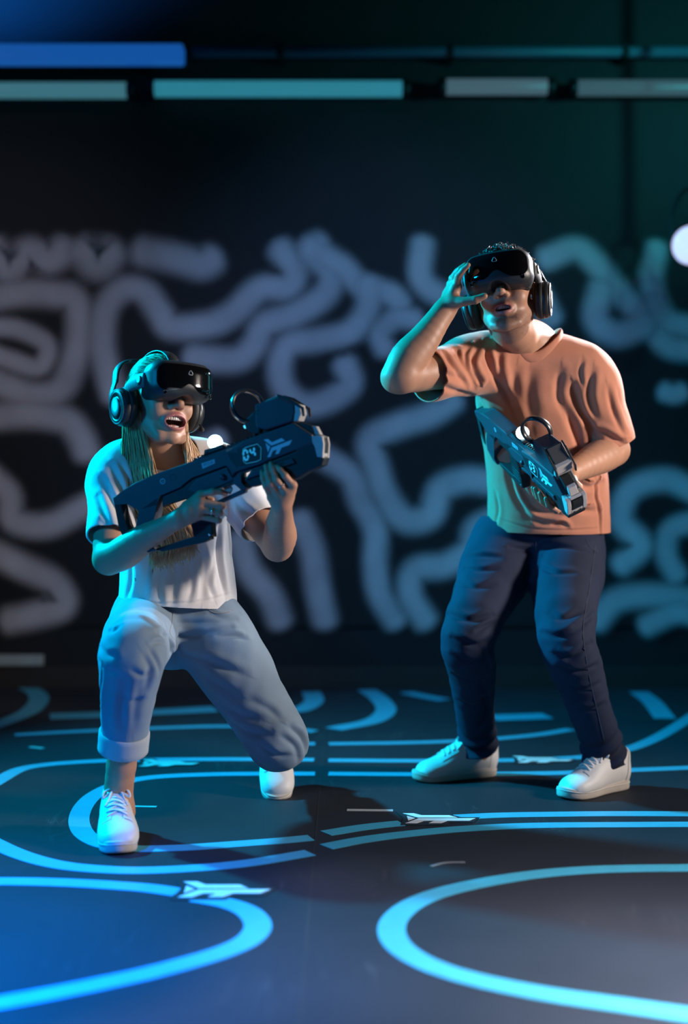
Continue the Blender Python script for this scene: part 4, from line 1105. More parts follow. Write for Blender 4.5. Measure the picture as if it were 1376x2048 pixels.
def woman_jeans():
    S = Solid((-.80, 2.88, .06), (-.02, 3.88, .76), .0032)
    lat = V(.86, .5, 0)
    S.chain([P(352, 1150, 3.44), P(350, 1195, 3.445), wj['pel'], P(350, 1265, 3.45)], [(.125, .095), (.135, .105), (.150, .118), (.120, .10)], u=lat, k=.02, sub=3)
    S.chain([wj['hipR'], wj['hipR']*.5+wj['kneeR']*.5+V(-.005, 0, -.016), wj['kneeR']+V(0, .01, -.008), wj['kneeR']*.8+wj['ankR']*.2, wj['kneeR']*.45+wj['ankR']*.55, wj['kneeR']*.22+wj['ankR']*.78, wj['kneeR']*.02+wj['ankR']*.98],
            [.090, .086, .082, .072, .058, .054, .053], k=.03, sub=3, kin=(4, .006))
    S.chain([wj['hipL'], wj['hipL']*.55+wj['kneeL']*.45, wj['hipL']*.2+wj['kneeL']*.8, wj['kneeL'], wj['kneeL']*.6+wj['ankL']*.4, wj['kneeL']*.15+wj['ankL']*.85],
            [.104, .094, .087, .081, .073, .060], k=.03, sub=3, kin=(4, .006))
    lines = [([(316, 1266), (349, 1273), (385, 1271), (462, 1258)], .009, .010), ([(355, 1248), (414, 1246), (472, 1240)], .008, .006), ([(436, 1274), (472, 1272), (491, 1277)], .007, .007), ([(420, 1230), (450, 1236), (478, 1228)], .007, .005),
             ([(392, 1312), (443, 1333), (490, 1350)], .011, .007), ([(385, 1330), (425, 1365), (470, 1388)], .011, .006), ([(420, 1390), (470, 1425), (520, 1440)], .011, .005), ([(440, 1430), (490, 1462), (540, 1470)], .010, .006), ([(334, 1257), (342, 1293), (353, 1326)], .009, .010), ([(357, 1290), (372, 1310), (400, 1320)], .008, .006),
             ([(303, 1288), (318, 1284), (333, 1288)], .005, .005), ([(288, 1312), (300, 1338), (290, 1380)], .010, .006), ([(300, 1300), (312, 1325), (318, 1345)], .007, .006), ([(251, 1362), (243, 1421), (247, 1460)], .012, .005), ([(279, 1366), (268, 1420), (266, 1460)], .012, .005), ([(220, 1370), (213, 1420), (217, 1460)], .012, .004),
             ([(204, 1345), (201, 1400), (203, 1465)], .005, .004), ([(197, 1320), (214, 1342), (235, 1348)], .008, .007), ([(198, 1288), (212, 1308), (228, 1312)], .008, .006), ([(206, 1250), (222, 1262), (240, 1252)], .008, .006), ([(262, 1340), (285, 1352), (300, 1345)], .008, .005), ([(240, 1395), (262, 1402), (285, 1398)], .008, .004),
             ([(578, 1455), (606, 1478), (612, 1520)], .009, .011), ([(560, 1470), (590, 1495), (598, 1530)], .009, .006), ([(480, 1493), (508, 1515), (526, 1534)], .008, .007), ([(455, 1450), (480, 1485), (500, 1512)], .009, .006), ([(520, 1490), (550, 1510), (585, 1512)], .009, .005), ([(500, 1400), (540, 1420), (562, 1440)], .010, .004)]
    def folds(p): return .0024*vnoise(p, 50, 4)+.0012*vnoise(p, 110, 6)
    cuts = [local_plane_g(wj['kneeR']*.35+wj['ankR']*.65, wj['ankR']-wj['kneeR'], .16), local_plane_g(wj['kneeL']*.25+wj['ankL']*.75, wj['ankL']-wj['kneeL'], .16),
            plane_g(P(350, 1165, 3.44), (0, 0, 1))]
    o = garment('jeans', S, cuts, denim_mat('denim_light', (.20, .28, .37)), woman, warp=folds, folds=lines)
    o['label'] = 'light blue denim jeans with rolled cuff'
    # rolled cuff
    d = nrm(wj['ankR']-wj['kneeR']); c = wj['kneeR']*.385+wj['ankR']*.615
    pr = [(.050, -.018), (.0570, -.0262), (.0605, -.0268), (.0630, -.0240), (.0635, -.012), (.0628, .014), (.0633, .0245), (.0610, .0272), (.0560, .0262), (.048, .010)]
    v, q, t = lathe(pr, c, d, 64)
    v = np.array(v); dv = v-c; v = v+ (vnoise(v, 55, 8)*.0022)[:, None]*nrm(V(1, 0, 0))
    link('rolled_cuff', mesh_np('rolled_cuff', v, q, t), denim_mat('denim_inside', (.42, .46, .50), .12), o)
    # fly, inseam, side seam and pocket edge as raised stitching on the cloth
    seams = [[(346, 1226), (344, 1245), (340, 1266), (350, 1280)], [(352, 1284), (353, 1305), (349, 1325)], [(413, 1212), (420, 1222), (437, 1227), (462, 1222)], [(204, 1320), (200, 1380), (200, 1440)]]
    return o, seams
wjeans, wseams = woman_jeans()
M_seam_thread = mat('denim_thread', (.30, .30, .30), .9)
def surf_seam(obj, pts, r, parent, name='seam'):
    """stitch line laid on the visible surface of a garment"""
    from mathutils.bvhtree import BVHTree
    me = obj.data; key = '_bvh'+me.name
    if key not in globals():
        co = np.zeros(len(me.vertices)*3, np.float32); me.vertices.foreach_get('co', co)
        globals()[key] = BVHTree.FromPolygons(co.reshape(-1, 3).tolist(), [tuple(p.vertices) for p in me.polygons])
    bvh = globals()[key]; out = []; o = Vector((0, 0, CAMH))
    for x, y in catmull(np.array(pts, float), 6):
        h = bvh.ray_cast(o, Vector(P(x, y, 1.0))-o)
        if h[0] is None: continue
        p = np.array(h[0])+nrm(np.array(o)-np.array(h[0]))*r*.4
        if out and np.linalg.norm(p-out[-1]) > .04: break
        out.append(p)
    if len(out) > 2: return tube_obj(name, [tube(out, r, 5)], M_seam_thread, parent)
bpy.context.view_layer.update()
for s in wseams: surf_seam(wjeans, s, .0013, wjeans)

SH_W = shoe_meshes(.262)
place_shoe(SH_W, SHOE_MATS, (-.592, 3.232, .0), math.radians(-78), woman)
place_shoe(SH_W, SHOE_MATS, (-.215, 3.795, .118), math.radians(-84), woman, pitch=math.radians(32))
# ------------------------------------------------------------------ man, half crouching, lifting his headset
man = empty('person', V(.56, 3.78, 0), 'half crouching man in salmon t-shirt and dark jeans, lifting his headset with one hand', 'person')
HM = Frame(P(1012, 590, 3.50), math.radians(-17), math.radians(9), math.radians(7), 1.0)
mj = dict(hipR=P(1016, 1082, 3.88), hipL=P(1132, 1082, 3.88), kneeR=P(938, 1272, 3.62), kneeL=P(1133, 1272, 3.55), ankR=P(957, 1496, 3.88), ankL=P(1213, 1516, 3.71),
          shR=P(950, 728, 3.60), elR=P(797, 752, 3.38), shL=P(1174, 758, 3.66), elL=P(1226, 900, 3.70), neck=P(1060, 690, 3.64))
z4 = lambda x, y, Y: P(740+x*.2907, 480+y*.2907, Y)
mR = z4(528, 462, 3.415); mL = P(1140, 945, 3.50)
def man_body():
    S = Solid((.08, 3.14, .04), (.92, 4.02, 1.60), .0030)
    lat = V(1, .12, 0)
    hip = (mj['hipR']+mj['hipL'])/2
    S.chain([hip, P(1085, 950, 3.80), P(1072, 830, 3.72), P(1064, 750, 3.67), mj['neck']], [(.10, .08), (.11, .085), (.14, .10), (.145, .085), (.06, .055)], u=lat, k=.02, sub=1)
    S.chain([P(1058, 715, 3.645), mj['neck'], HM(0, -.025, -.085), HM(0, -.035, -.02)], [.066, .057, .053, .058], k=.018, sub=3)
    S.seg(mj['neck'], mj['shR'], .055, .058, k=.04); S.seg(mj['neck'], mj['shL'], .055, .058, k=.04)
    for s in (-1, 1):   # neck muscle to the collar bone
        S.seg(HM(s*.048, -.025, -.06), P(1048, 722, 3.580)+V(s*.014, 0, 0), .011, .008, k=.025)
    head_shape(S, HM, male=True)
    S.chain([mj['shR'], (mj['shR']+mj['elR'])/2, mj['elR']+V(.012, .005, 0)], [.060, .054, .047], k=.015, sub=3, kin=(2, .004))
    S.ell(mj['elR']+V(-.012, .012, -.006), (.034, .034, .034), k=.02)
    fa = mR-mj['elR']
    S.chain([mj['elR'], mj['elR']+fa*.25+V(-.006, 0, .0), mj['elR']+fa*.5, mj['elR']+fa*.8, mR], [.045, .050, .043, .034, .031], k=.014, sub=3, kin=(1, .004))
    S.chain([mj['shL'], (mj['shL']+mj['elL'])/2, mj['elL']], [.060, .054, .047], k=.015, sub=3, kin=(2, .004))
    fl = mL-mj['elL']
    S.chain([mj['elL'], mj['elL']+fl*.25, mj['elL']+fl*.55, mj['elL']+fl*.85, mL], [.047, .050, .043, .034, .031], k=.014, sub=3, kin=(1, .004))
    # right hand on the headset
    hand_shape(S, mR, [z4(592, 322, 3.400), z4(570, 335, 3.420), z4(550, 352, 3.440), z4(535, 378, 3.458)],
        [[z4(608, 248, 3.375), z4(642, 203, 3.362), z4(676, 172, 3.352)], [z4(586, 246, 3.396), z4(622, 200, 3.384), z4(658, 170, 3.376)],
         [z4(566, 262, 3.418), z4(600, 214, 3.408), z4(636, 186, 3.400)], [z4(548, 300, 3.440), z4(578, 252, 3.432), z4(608, 226, 3.426)]],
        [z4(575, 428, 3.395), z4(645, 425, 3.372), z4(725, 412, 3.358), z4(788, 386, 3.352)], 1.12, palm=.0150, fr=(.0084, .0086, .0082, .0074))
    # left hand under the rifle's fore-end: fingers wrap up on its near side
    g = lambda u, v, w: GM(u, v, w)
    hand_shape(S, mL, [g(.165, -.082, -.030), g(.145, -.086, -.032), g(.125, -.086, -.033), g(.106, -.082, -.034)],
        [[g(.172, -.084, .018), g(.172, -.058, .036), g(.170, -.036, .038)], [g(.148, -.088, .020), g(.146, -.056, .040), g(.143, -.030, .041)],
         [g(.126, -.088, .020), g(.122, -.054, .041), g(.119, -.026, .042)], [g(.104, -.084, .018), g(.100, -.056, .039), g(.097, -.034, .040)]],
        [g(.130, -.070, -.062), g(.165, -.050, -.062), g(.190, -.030, -.050), g(.205, -.012, -.044)], 1.0)
    S.chain([mj['hipR'], mj['kneeR']+V(0, .02, 0), mj['kneeR']*.5+mj['ankR']*.5+V(0, .012, 0), mj['ankR'], mj['ankR']+V(0, 0, -.03)], [.08, .045, .040, .036, .034], k=.02, sub=2)
    S.chain([mj['hipL'], mj['kneeL']+V(0, .02, 0), mj['kneeL']*.5+mj['ankL']*.5+V(0, .012, 0), mj['ankL'], mj['ankL']+V(0, 0, -.03)], [.08, .045, .040, .036, .034], k=.02, sub=2)
    v, q = S.mesh(); v = relax(v, q, 1, .4)
    me = mesh_np('body', v, q)
    set_colors(me, face_colors(v, HM, (.46, .235, .15), (.40, .16, .14), stubble=(.09, .06, .05)))
    return link('body', me, skin_mat('skin_tan'), man)
mbody = man_body()
teeth(HM, False, mbody, M_teeth)
nail(z4(725, 412, 3.358), z4(788, 386, 3.352), (-.1, -.6, .6), .008, M_nail, mbody)

def man_shirt():
    S = Solid((.14, 3.30, .70), (1.00, 4.04, 1.45), .0032)
    lat = V(1, .12, 0)
    S.chain([P(1098, 1090, 3.87), P(1096, 1050, 3.85), P(1096, 980, 3.82), P(1090, 900, 3.77), P(1078, 820, 3.72), P(1068, 760, 3.68), P(1062, 722, 3.655)],
            [(.184, .142), (.182, .140), (.178, .138), (.176, .134), (.176, .126), (.165, .108), (.11, .080)], u=lat, k=.02, sub=3)
    torso = S.snapshot()
    cR = mj['shR']*.36+mj['elR']*.64
    S.chain([P(1058, 722, 3.645), P(1000, 722, 3.62), mj['shR'], (mj['shR']+mj['elR'])/2+V(0, 0, -.010), cR+V(0, 0, -.012)],
            [.060, .064, .070, (.068, .072), (.066, .070)], k=.045, sub=3, kin=(8, .012), flat=True)
    cL = mj['shL']*.06+mj['elL']*.94+V(.004, 0, 0)
    S.chain([P(1064, 722, 3.65), P(1122, 730, 3.655), mj['shL'], (mj['shL']+mj['elL'])/2+V(.006, 0, 0), cL],
            [.060, .064, .072, .072, .068], k=.045, sub=3, kin=(8, .010), flat=True)
    lines = [([(941, 690), (930, 716), (949, 762)], .008, .010), ([(961, 685), (944, 727), (973, 788)], .009, .012), ([(980, 682), (974, 708), (993, 760), (1018, 805)], .009, .013), ([(914, 697), (921, 718), (949, 772)], .008, .009), ([(888, 706), (903, 730), (932, 772)], .008, .008), ([(868, 762), (903, 780), (943, 790)], .009, .007), ([(872, 740), (900, 752), (925, 758)], .008, .005), ([(1000, 700), (998, 740), (1015, 790), (1040, 850)], .010, .010), ([(952, 790), (970, 830), (1000, 880)], .010, .012), ([(965, 800), (990, 850), (1010, 900)], .009, .008), ([(858, 712), (866, 748), (877, 786)], .003, .002),
             ([(1031, 740), (1026, 771), (1034, 814)], .014, .006), ([(1060, 745), (1058, 790), (1066, 840)], .016, .005), ([(1121, 742), (1116, 785), (1126, 822)], .012, .008), ([(1146, 770), (1157, 813), (1180, 852), (1195, 872)], .010, .014), ([(1130, 815), (1152, 868), (1165, 915)], .013, .013), ([(1185, 740), (1178, 790), (1190, 840)], .010, .008), ([(1196, 858), (1221, 873), (1250, 888)], .008, .009), ([(1215, 775), (1226, 820), (1246, 868)], .009, .007), ([(1165, 720), (1160, 745), (1165, 775)], .006, .004),
             ([(1012, 935), (1028, 990), (1055, 1032)], .010, .012), ([(1030, 940), (1048, 985), (1078, 1015)], .009, .008), ([(1050, 998), (1075, 1020), (1115, 1027)], .009, .011), ([(1053, 1034), (1086, 1045), (1128, 1051)], .008, .007), ([(1108, 1050), (1122, 1046), (1134, 1053)], .006, .008), ([(1140, 1000), (1165, 1020), (1195, 1022)], .009, .008), ([(1150, 960), (1178, 975), (1205, 965)], .009, .007), ([(1199, 940), (1191, 990), (1199, 1025), (1201, 1070)], .005, .006), ([(1165, 900), (1175, 935), (1190, 955)], .009, .007), ([(990, 985), (995, 1020), (990, 1050)], .008, .006), ([(1085, 975), (1105, 1000), (1140, 1012)], .009, .006), ([(1020, 880), (1030, 930), (1035, 960)], .010, .006),
             ([(985, 1033), (1060, 1056), (1140, 1060), (1210, 1056)], .003, .0022), ([(1190, 868), (1225, 880), (1262, 878)], .003, .002)]
    def folds(p): return .0030*vnoise(p, 34, 11)+.0013*vnoise(p, 90, 12)
    cuts = [plane_g(P(1095, 1068, 3.72), (-.02, .06, -1)), sleeve_cut(cR+V(0, 0, -.012)-nrm(mj['elR']-mj['shR'])*.003, mj['elR']-mj['shR'], .2, torso),
            sleeve_cut(cL-nrm(mj['elL']-mj['shL'])*.003, mj['elL']-mj['shL'], .2, torso)]
    pf, pb = P(1036, 718, 3.56), P(1080, 660, 3.725); ctr = (pf+pb)/2; ey = nrm(pb-pf); ex = V(1, .1, -.20); ex = nrm(ex-ey*(ex@ey)); ez = np.cross(ex, ey); hl = np.linalg.norm(pb-pf)/2
    def neckhole(v):
        w = v-ctr; r = np.sqrt((w@ex/.079)**2+(w@ey/hl)**2); return np.minimum((1-r)*.08, (w@ez)+.07)
    cuts.append(neckhole)
    o = garment('tshirt', S, cuts, knit_mat('cotton_salmon', (.54, .215, .13)), man, warp=folds, folds=lines)
    o['label'] = 'loose salmon cotton t-shirt'
    # ribbed collar: band around the neck hole
    return o
mshirt = man_shirt()
def rim_band(obj, center, R, r, name, m, parent, flat=(1, 1), n=80):
    """band that follows the open edge of a garment around a point"""
    me = obj.data; bm = bmesh.new(); bm.from_mesh(me)
    es = {e for e in bm.edges if e.is_boundary and np.linalg.norm(np.array(e.verts[0].co)-center) < R}
    loops = []
    while es:
        e = es.pop(); chain = [e.verts[0], e.verts[1]]
        while True:
            nx = [k for k in chain[-1].link_edges if k in es]
            if not nx: break
            es.discard(nx[0]); chain.append(nx[0].other_vert(chain[-1]))
        loops.append(np.array([np.array(v.co) for v in chain]))
    bm.free()
    if not loops: return None
    p = max(loops, key=len); s_ = np.concatenate([[0], np.cumsum(np.linalg.norm(np.diff(p, axis=0), axis=1))])
    u = np.linspace(0, s_[-1], n+1)[:-1]; out = np.stack([np.interp(u, s_, p[:, c]) for c in range(3)], 1)
    for _ in range(6): out = .5*out+.25*(np.roll(out, 1, 0)+np.roll(out, -1, 0))
    nrm_ = np.linalg.svd(out-out.mean(0))[2][2]
    return tube_obj(name, [tube(out, r, 10, closed=True, flat=flat, up=nrm_)], m, parent)
rim_band(mshirt, (P(1056, 690, 3.64)), .15, .0125, 'collar', knit_mat('rib_salmon', (.52, .205, .125)), mshirt, (1.25, .36))

def man_jeans():
    S = Solid((.20, 3.38, .03), (.96, 4.06, .92), .0034)
    lat = V(1, .12, 0); hip = (mj['hipR']+mj['hipL'])/2
    S.chain([P(1092, 1020, 3.86), P(1088, 1060, 3.87), hip, P(1078, 1115, 3.88)], [(.165, .12), (.168, .125), (.165, .125), (.12, .10)], u=lat, k=.02, sub=3)
    def leg(h, k, a, r):
        S.chain([h, h*.6+k*.4, k+V(0, .012, 0), k*.75+a*.25+V(0, .012, 0), k*.4+a*.6+V(0, .012, 0), k*.12+a*.88, a+V(0, 0, -.035)], r, k=.03, sub=3, kin=(4, .006))
    leg(mj['hipR'], mj['kneeR'], mj['ankR'], [.112, .100, .079, .071, .060, .055, .056]); leg(mj['hipL'], mj['kneeL'], mj['ankL'], [.114, .104, .083, .075, .063, .058, .060])
    lines = [([(935, 1113), (971, 1111), (1002, 1116)], .008, .006), ([(928, 1138), (967, 1141), (995, 1137)], .008, .006), ([(1021, 1095), (1060, 1102), (1074, 1110)], .008, .008), ([(1078, 1100), (1120, 1093), (1188, 1103)], .008, .006), ([(1081, 1134), (1110, 1146), (1150, 1146)], .008, .006), ([(920, 1165), (950, 1176), (990, 1168)], .009, .005), ([(1066, 1105), (1068, 1125), (1060, 1150)], .009, .010),
             ([(896, 1229), (942, 1241), (984, 1232)], .009, .008), ([(905, 1276), (948, 1291), (980, 1279)], .009, .009), ([(965, 1300), (974, 1320), (980, 1340)], .007, .008), ([(955, 1262), (972, 1252), (988, 1245)], .007, .007), ([(905, 1310), (940, 1325), (970, 1318)], .009, .007), ([(908, 1350), (940, 1362), (972, 1355)], .009, .006), ([(964, 1350), (972, 1420), (958, 1458)], .008, .007), ([(915, 1400), (945, 1412), (968, 1405)], .008, .005),
             ([(1085, 1265), (1120, 1273), (1170, 1252)], .009, .008), ([(1112, 1308), (1142, 1316), (1182, 1287)], .009, .010), ([(1120, 1336), (1156, 1344), (1193, 1330)], .009, .008), ([(1150, 1255), (1175, 1240), (1188, 1225)], .008, .007), ([(1135, 1370), (1165, 1380), (1202, 1366)], .009, .006), ([(1148, 1410), (1176, 1420), (1208, 1408)], .008, .006), ([(1100, 1230), (1125, 1238), (1160, 1225)], .009, .005)]
    def folds(p):
        d = np.zeros(len(p))
        # bunched rings of cloth above the shoes
        for an, kn, sd in ((mj['ankR'], mj['kneeR'], 1), (mj['ankL'], mj['kneeL'], 2)):
            ax = nrm(kn-an); t = (p-an)@ax; r = np.linalg.norm(p-an-t[:, None]*ax, axis=1)
            m = np.exp(-((t-.03)/.06)**2)*(r < .12); d += m*.0085*np.sin(t*150+3.0*vnoise(p, 25, 20+sd)+sd)
        d += .0026*vnoise(p, 45, 14)+.0014*vnoise(p, 105, 16)
        return d
    cuts = [local_plane_g(mj['ankR']+V(0, 0, -.012), V(.10, .10, -1), .13), local_plane_g(mj['ankL']+V(0, 0, -.014), V(.10, .10, -1), .13), plane_g(P(1092, 1032, 3.86), (0, 0, 1))]
    o = garment('jeans', S, cuts, denim_mat('denim_dark', (.014, .022, .052), .35, 0.0), man, warp=folds, folds=lines)
    o['label'] = 'dark indigo denim jeans'
    return o
mjeans = man_jeans()
bpy.context.view_layer.update()
M_seam_thread = mat('denim_thread_dark', (.05, .06, .10), .9)
for s in ([(1192, 1085), (1178, 1180), (1166, 1260), (1176, 1340), (1194, 1420), (1208, 1480)], [(1072, 1080), (1072, 1100), (1076, 1116)], [(1172, 1078), (1180, 1094), (1196, 1104)]):
    surf_seam(mjeans, s, .0013, mjeans)
SH_M = shoe_meshes(.285)
place_shoe(SH_M, SHOE_MATS, (.474, 3.905, 0), math.atan2(3.80-3.905, .212-.474), man)
place_shoe(SH_M, SHOE_MATS, (.842, 3.735, 0), math.atan2(3.575-3.735, .637-.842), man)
# ------------------------------------------------------------------ toy rifles
M_gun = mat('gun_plastic_navy', (.034, .044, .060), .5, noise=(40, .08), bump=(600, .06))
M_gun_dark = mat('gun_plastic_black', (.014, .016, .020), .5, noise=(40, .1), bump=(500, .06))
M_gun_grey = mat('gun_plate_grey', (.46, .44, .44), .5, noise=(30, .12), bump=(200, .08))
M_print = mat('pale_print', (.42, .62, .70), .5, noise=(60, .06))
M_label = mat('label_plate', (.30, .42, .50), .45)
M_text = mat('label_text_dark', (.05, .07, .09), .6)
M_digit = mat('display_digits', (.35, .6, .7), .4, emit=(.03, .42, .62), estr=.35)  # pale print with a faint glow added to its colour
M_glow = mat('glowing_ball', (.9, 1, 1), .4, emit=(.62, .95, 1.0), estr=5.0)
M_rubber = mat('rubber_black', (.012, .012, .014), .75, noise=(60, .15))
M_screen = mat('sight_screen_grey', (.09, .09, .095), .22)
def seg_digit(ch, x, y, w, h, t, sl):
    """seven-segment polygons of a digit, slanted"""
    on = {'0': 'abcdef', '3': 'abcdg', '4': 'bcfg'}[ch]; g = t*.18; a = t/2; out = []
    def hseg(yy): return [(x+g+a*.6, yy), (x+g+a*1.4, yy+a), (x+w-g-a*1.4, yy+a), (x+w-g-a*.6, yy), (x+w-g-a*1.4, yy-a), (x+g+a*1.4, yy-a)]
    def vseg(xx, y0, y1): return [(xx, y0+g), (xx+a, y0+g+a*.8), (xx+a, y1-g-a*.8), (xx, y1-g), (xx-a, y1-g-a*.8), (xx-a, y0+g+a*.8)]
    L, R, B, T, Mid = x+a, x+w-a, y+a, y+h-a, y+h/2
    seg = dict(a=hseg(T), d=hseg(B), g=hseg(Mid), f=vseg(L, Mid, T), b=vseg(R, Mid, T), e=vseg(L, B, Mid), c=vseg(R, B, Mid))
    for k in on: out.append([(px+sl*(py-y), py) for px, py in seg[k]])
    return out
UV1 = lambda x, y, w=.0285: tuple((lambda q: (float((q-GW.O)@GW.e1), float((q-GW.O)@GW.e2)))(GW.ray(440+x*.16715, 750+y*.16715, w)))
def toy_rifle(Fr, digits, plate, label):
    g = empty('toy_rifle', (0, 0, 0), label, 'toy rifle', 'toy rifles held by the two players')
    g.matrix_world = Fr.matrix()
    def put(name, me, m, par=None, label=None):
        o = bpy.data.objects.new(name, me); C.objects.link(o); me.materials.append(m); o.parent = par or g
        if label: o['label'] = label
        return o
    AX = ((0, 0, 0), (1, 0, 0), (0, 1, 0), (0, 0, 1))
    def prism(name, polys, w0, w1, m, bevel=.002, par=None, label=None):
        bm = bmesh.new()
        for p in polys: add_prism(bm, p, w0, w1, AX, bevel)
        return put(name, bm_mesh(name, bm), m, par, label)
    def lat(name, prof, o, d, m, n=28, par=None, label=None, caps=True):
        v, q, t = lathe(prof, o, d, n, caps=caps); return put(name, mesh_np(name, v, q, t), m, par, label)
    def tub(name, lst, m, par=None):
        v, q, t = merge_tubes(lst); return put(name, mesh_np(name, v, q, t), m, par)
    body = prism('receiver', [[(-.276, .054), (-.252, .0600), (-.208, .0690), (-.150, .0700), (-.066, .0670), (-.046, .0625), (.10, .0600), (.10, .004), (.046, .004), (.036, .0283), (-.060, .0311), (-.0956, .0156), (-.154, .0186), (-.1705, -.006), (-.2205, -.001), (-.222, .008), (-.243, .030), (-.259, .034), (-.277, .033)],
                 [(-.2205, .002), (-.154, .0186), (-.189, -.0333), (-.222, -.088), (-.2095, -.1077), (-.235, -.105), (-.262, -.075), (-.2475, -.0423)]], -.021, .021, M_gun, .003)
    prism('butt_pad', [[(-.2765, .056), (-.262, .052), (-.259, .034), (-.2700, -.02), (-.260, -.075), (-.272, -.078), (-.285, -.055), (-.289, -.02)]], -.019, .019, M_rubber, .004)
    prism('lower_receiver', [[(-.152, .018), (-.095, .017), (-.06, .032), (.05, .03), (.062, -.02), (.03, -.022), (-.01, -.019), (-.045, -.019), (-.065, -.026), (-.09, -.010), (-.146, -.007), (-.160, -.012)]], -.015, .0155, M_gun_dark, .003)
    prism('side_cover', [[(-.080, .004), (-.052, .020), (.034, .020), (.040, -.014), (-.03, -.016), (-.062, -.014)]], .0125, .0185, M_gun, .0015)
    grip = prism('grip', [[(-.096, -.012), (-.050, -.018), (-.046, -.050), (-.050, -.085), (-.060, -.126), (-.112, -.111), (-.104, -.070)]], -.0145, .0145, M_gun_dark, .006)
    for i in range(4): prism('grip_rib', [[(-.094-.0035*i, -.062-.011*i), (-.058-.002*i, -.070-.011*i), (-.0585-.002*i, -.073-.011*i), (-.0945-.0035*i, -.065-.011*i)]], .0135, .0155, M_gun_dark, .0005, grip)
    prism('lower_bar', [[(-.216, -.102), (-.112, -.107), (-.068, -.122), (-.070, -.1285), (-.093, -.130), (-.2015, -.1145)]], -.013, .013, M_gun_dark, .002)
    prism('trigger_guard', [[(-.050, -.047), (.045, -.044), (.058, -.018), (.068, -.018), (.055, -.052), (-.050, -.056)]], -.008, .008, M_gun, .002)
    prism('trigger', [[(.002, -.018), (.022, -.020), (.0225, -.032), (.013, -.0415), (.007, -.036)]], -.005, .005, mat('trigger_metal', (.5, .47, .45), .3, metal=.4), .001)
    front = prism('front_housing', [[(.046, .0565), (.098, .0646), (.233, .0600), (.266, .0165), (.262, -.003), (.114, -.004), (.058, .006), (.041, -.007), (.044, .02)]], -.027, .027, M_gun, .004)
    prism('housing_recess', [[(.050, .052), (.072, .044), (.074, .016), (.060, .010), (.052, .034)]], .0255, .0278, M_gun_dark, .0005, front)
    prism('front_strap', [[(.041, -.007), (.058, .006), (.114, -.004), (.112, -.010), (.062, -.003), (.054, -.028), (.066, -.044), (.050, -.046), (.036, -.022)]], -.020, .020, M_gun, .002)
    hg = prism('handguard', [[(.066, -.024), (.094, -.006), (.235, -.004), (.240, -.058), (.192, -.068), (.172, -.066), (.150, -.054), (.075, -.046)]], -.022, .022, M_gun_dark, .004)
    prism('side_rail', [[(.0948, -.012), (.199, -.0186), (.2034, -.0309), (.0715, -.025)]], .021, .0275, M_gun, .0015, hg)
    for i in range(3): prism('rail_slot', [[(.110+.028*i, -.0175), (.122+.028*i, -.0185), (.121+.028*i, -.0235), (.109+.028*i, -.0225)]], .0270, .0282, M_gun_dark, .0003, hg)
    prism('nose_block', [[(.215, -.002), (.262, -.002), (.2592, -.037), (.2715, -.044), (.2734, -.0465), (.263, -.0596), (.231, -.062), (.215, -.050)]], -.0255, .0255, M_gun_dark, .003)
    lat('barrel', [(.0, 0), (.017, 0), (.018, .004), (.018, .050), (.014, .052), (.012, .048), (0, .045)], (.222, -.030, 0), (1, 0, 0), M_gun_dark)
    mz = [(.2637, .0137), (.28, .0097), (.2887, .0032), (.2853, -.0147), (.2722, -.0439), (.2592, -.0369), (.264, -.0152), (.2604, -.001)]
    prism('muzzle_plate', [mz], .0170, .0290, M_gun_grey, .0015); prism('muzzle_plate', [mz], -.0290, -.0170, M_gun_grey, .0015)
    prism('muzzle_plate', [[(.268, .0130), (.282, .0095), (.2875, .0040), (.272, .0010)]], -.0165, .0165, M_gun_grey, .0012); prism('muzzle_plate', [[(.264, -.030), (.276, -.034), (.272, -.0435), (.260, -.038)]], -.0165, .0165, M_gun_grey, .0012)
    prism('muzzle_core', [[(.255, .010), (.270, .004), (.288, .0), (.286, -.014), (.276, -.034), (.258, -.036)]], -.0135, .0135, M_gun_dark, .002)
    prism('nose_cap', [[(.228, .062), (.250, .054), (.270, .038), (.268, .014), (.258, .020)]], -.0145, .0145, M_gun_dark, .002)
    prism('nose_plate', [[(.2665, .0399), (.2785, .0336), (.2812, .0116), (.2680, .0150)]], -.0120, .0120, M_gun_grey, .0015)
    rail = prism('top_rail', [[(-.048, .060), (.236, .058), (.236, .066), (-.045, .069)]], -.0105, .0105, M_gun_dark, .001)
    for i in range(27):
        u = -.043+.0102*i
        if u > .225: break
        prism('rail_tooth', [[(u, .0655-.003*(u+.045)/.28), (u+.0055, .0655-.003*(u+.045)/.28), (u+.0050, .0730-.003*(u+.045)/.28), (u+.0005, .0730-.003*(u+.045)/.28)]], -.0095, .0095, M_gun_dark, .0005, rail)
    prism('ball_mount', [[(-.014, .069), (.044, .067), (.040, .078), (-.008, .081)]], -.014, .014, M_gun_dark, .002)
    lat('mount_screw', [(0, 0), (.0028, 0), (.0028, .0012), (0, .0012)], (-.004, .0745, .014), (0, 0, 1), M_gun, 16)
    n = 20; prof = [(max(.0184*math.sin(math.pi*i/n), 1e-4), -.0184*math.cos(math.pi*i/n)) for i in range(n+1)]
    lat('glowing_ball', prof, (.0208, .0905, 0), (0, 1, 0), M_glow, 32, label='glowing white cyan ball')
    sight = prism('sight_housing', [[(.141, .0937), (.1561, .1357), (.2184, .1352), (.2506, .1012), (.2456, .0817), (.232, .0633), (.1636, .0679), (.1412, .0808)]], -.0255, .0255, M_gun, .005)
    prism('sight_foot', [[(.168, .060), (.228, .058), (.226, .070), (.170, .072)]], -.016, .016, M_gun_dark, .002, sight)
    prism('sight_screen', [[(.2225, .1345), (.2545, .1005), (.2520, .0980), (.2195, .1325)]], -.0195, .0195, M_screen, .0008, sight)
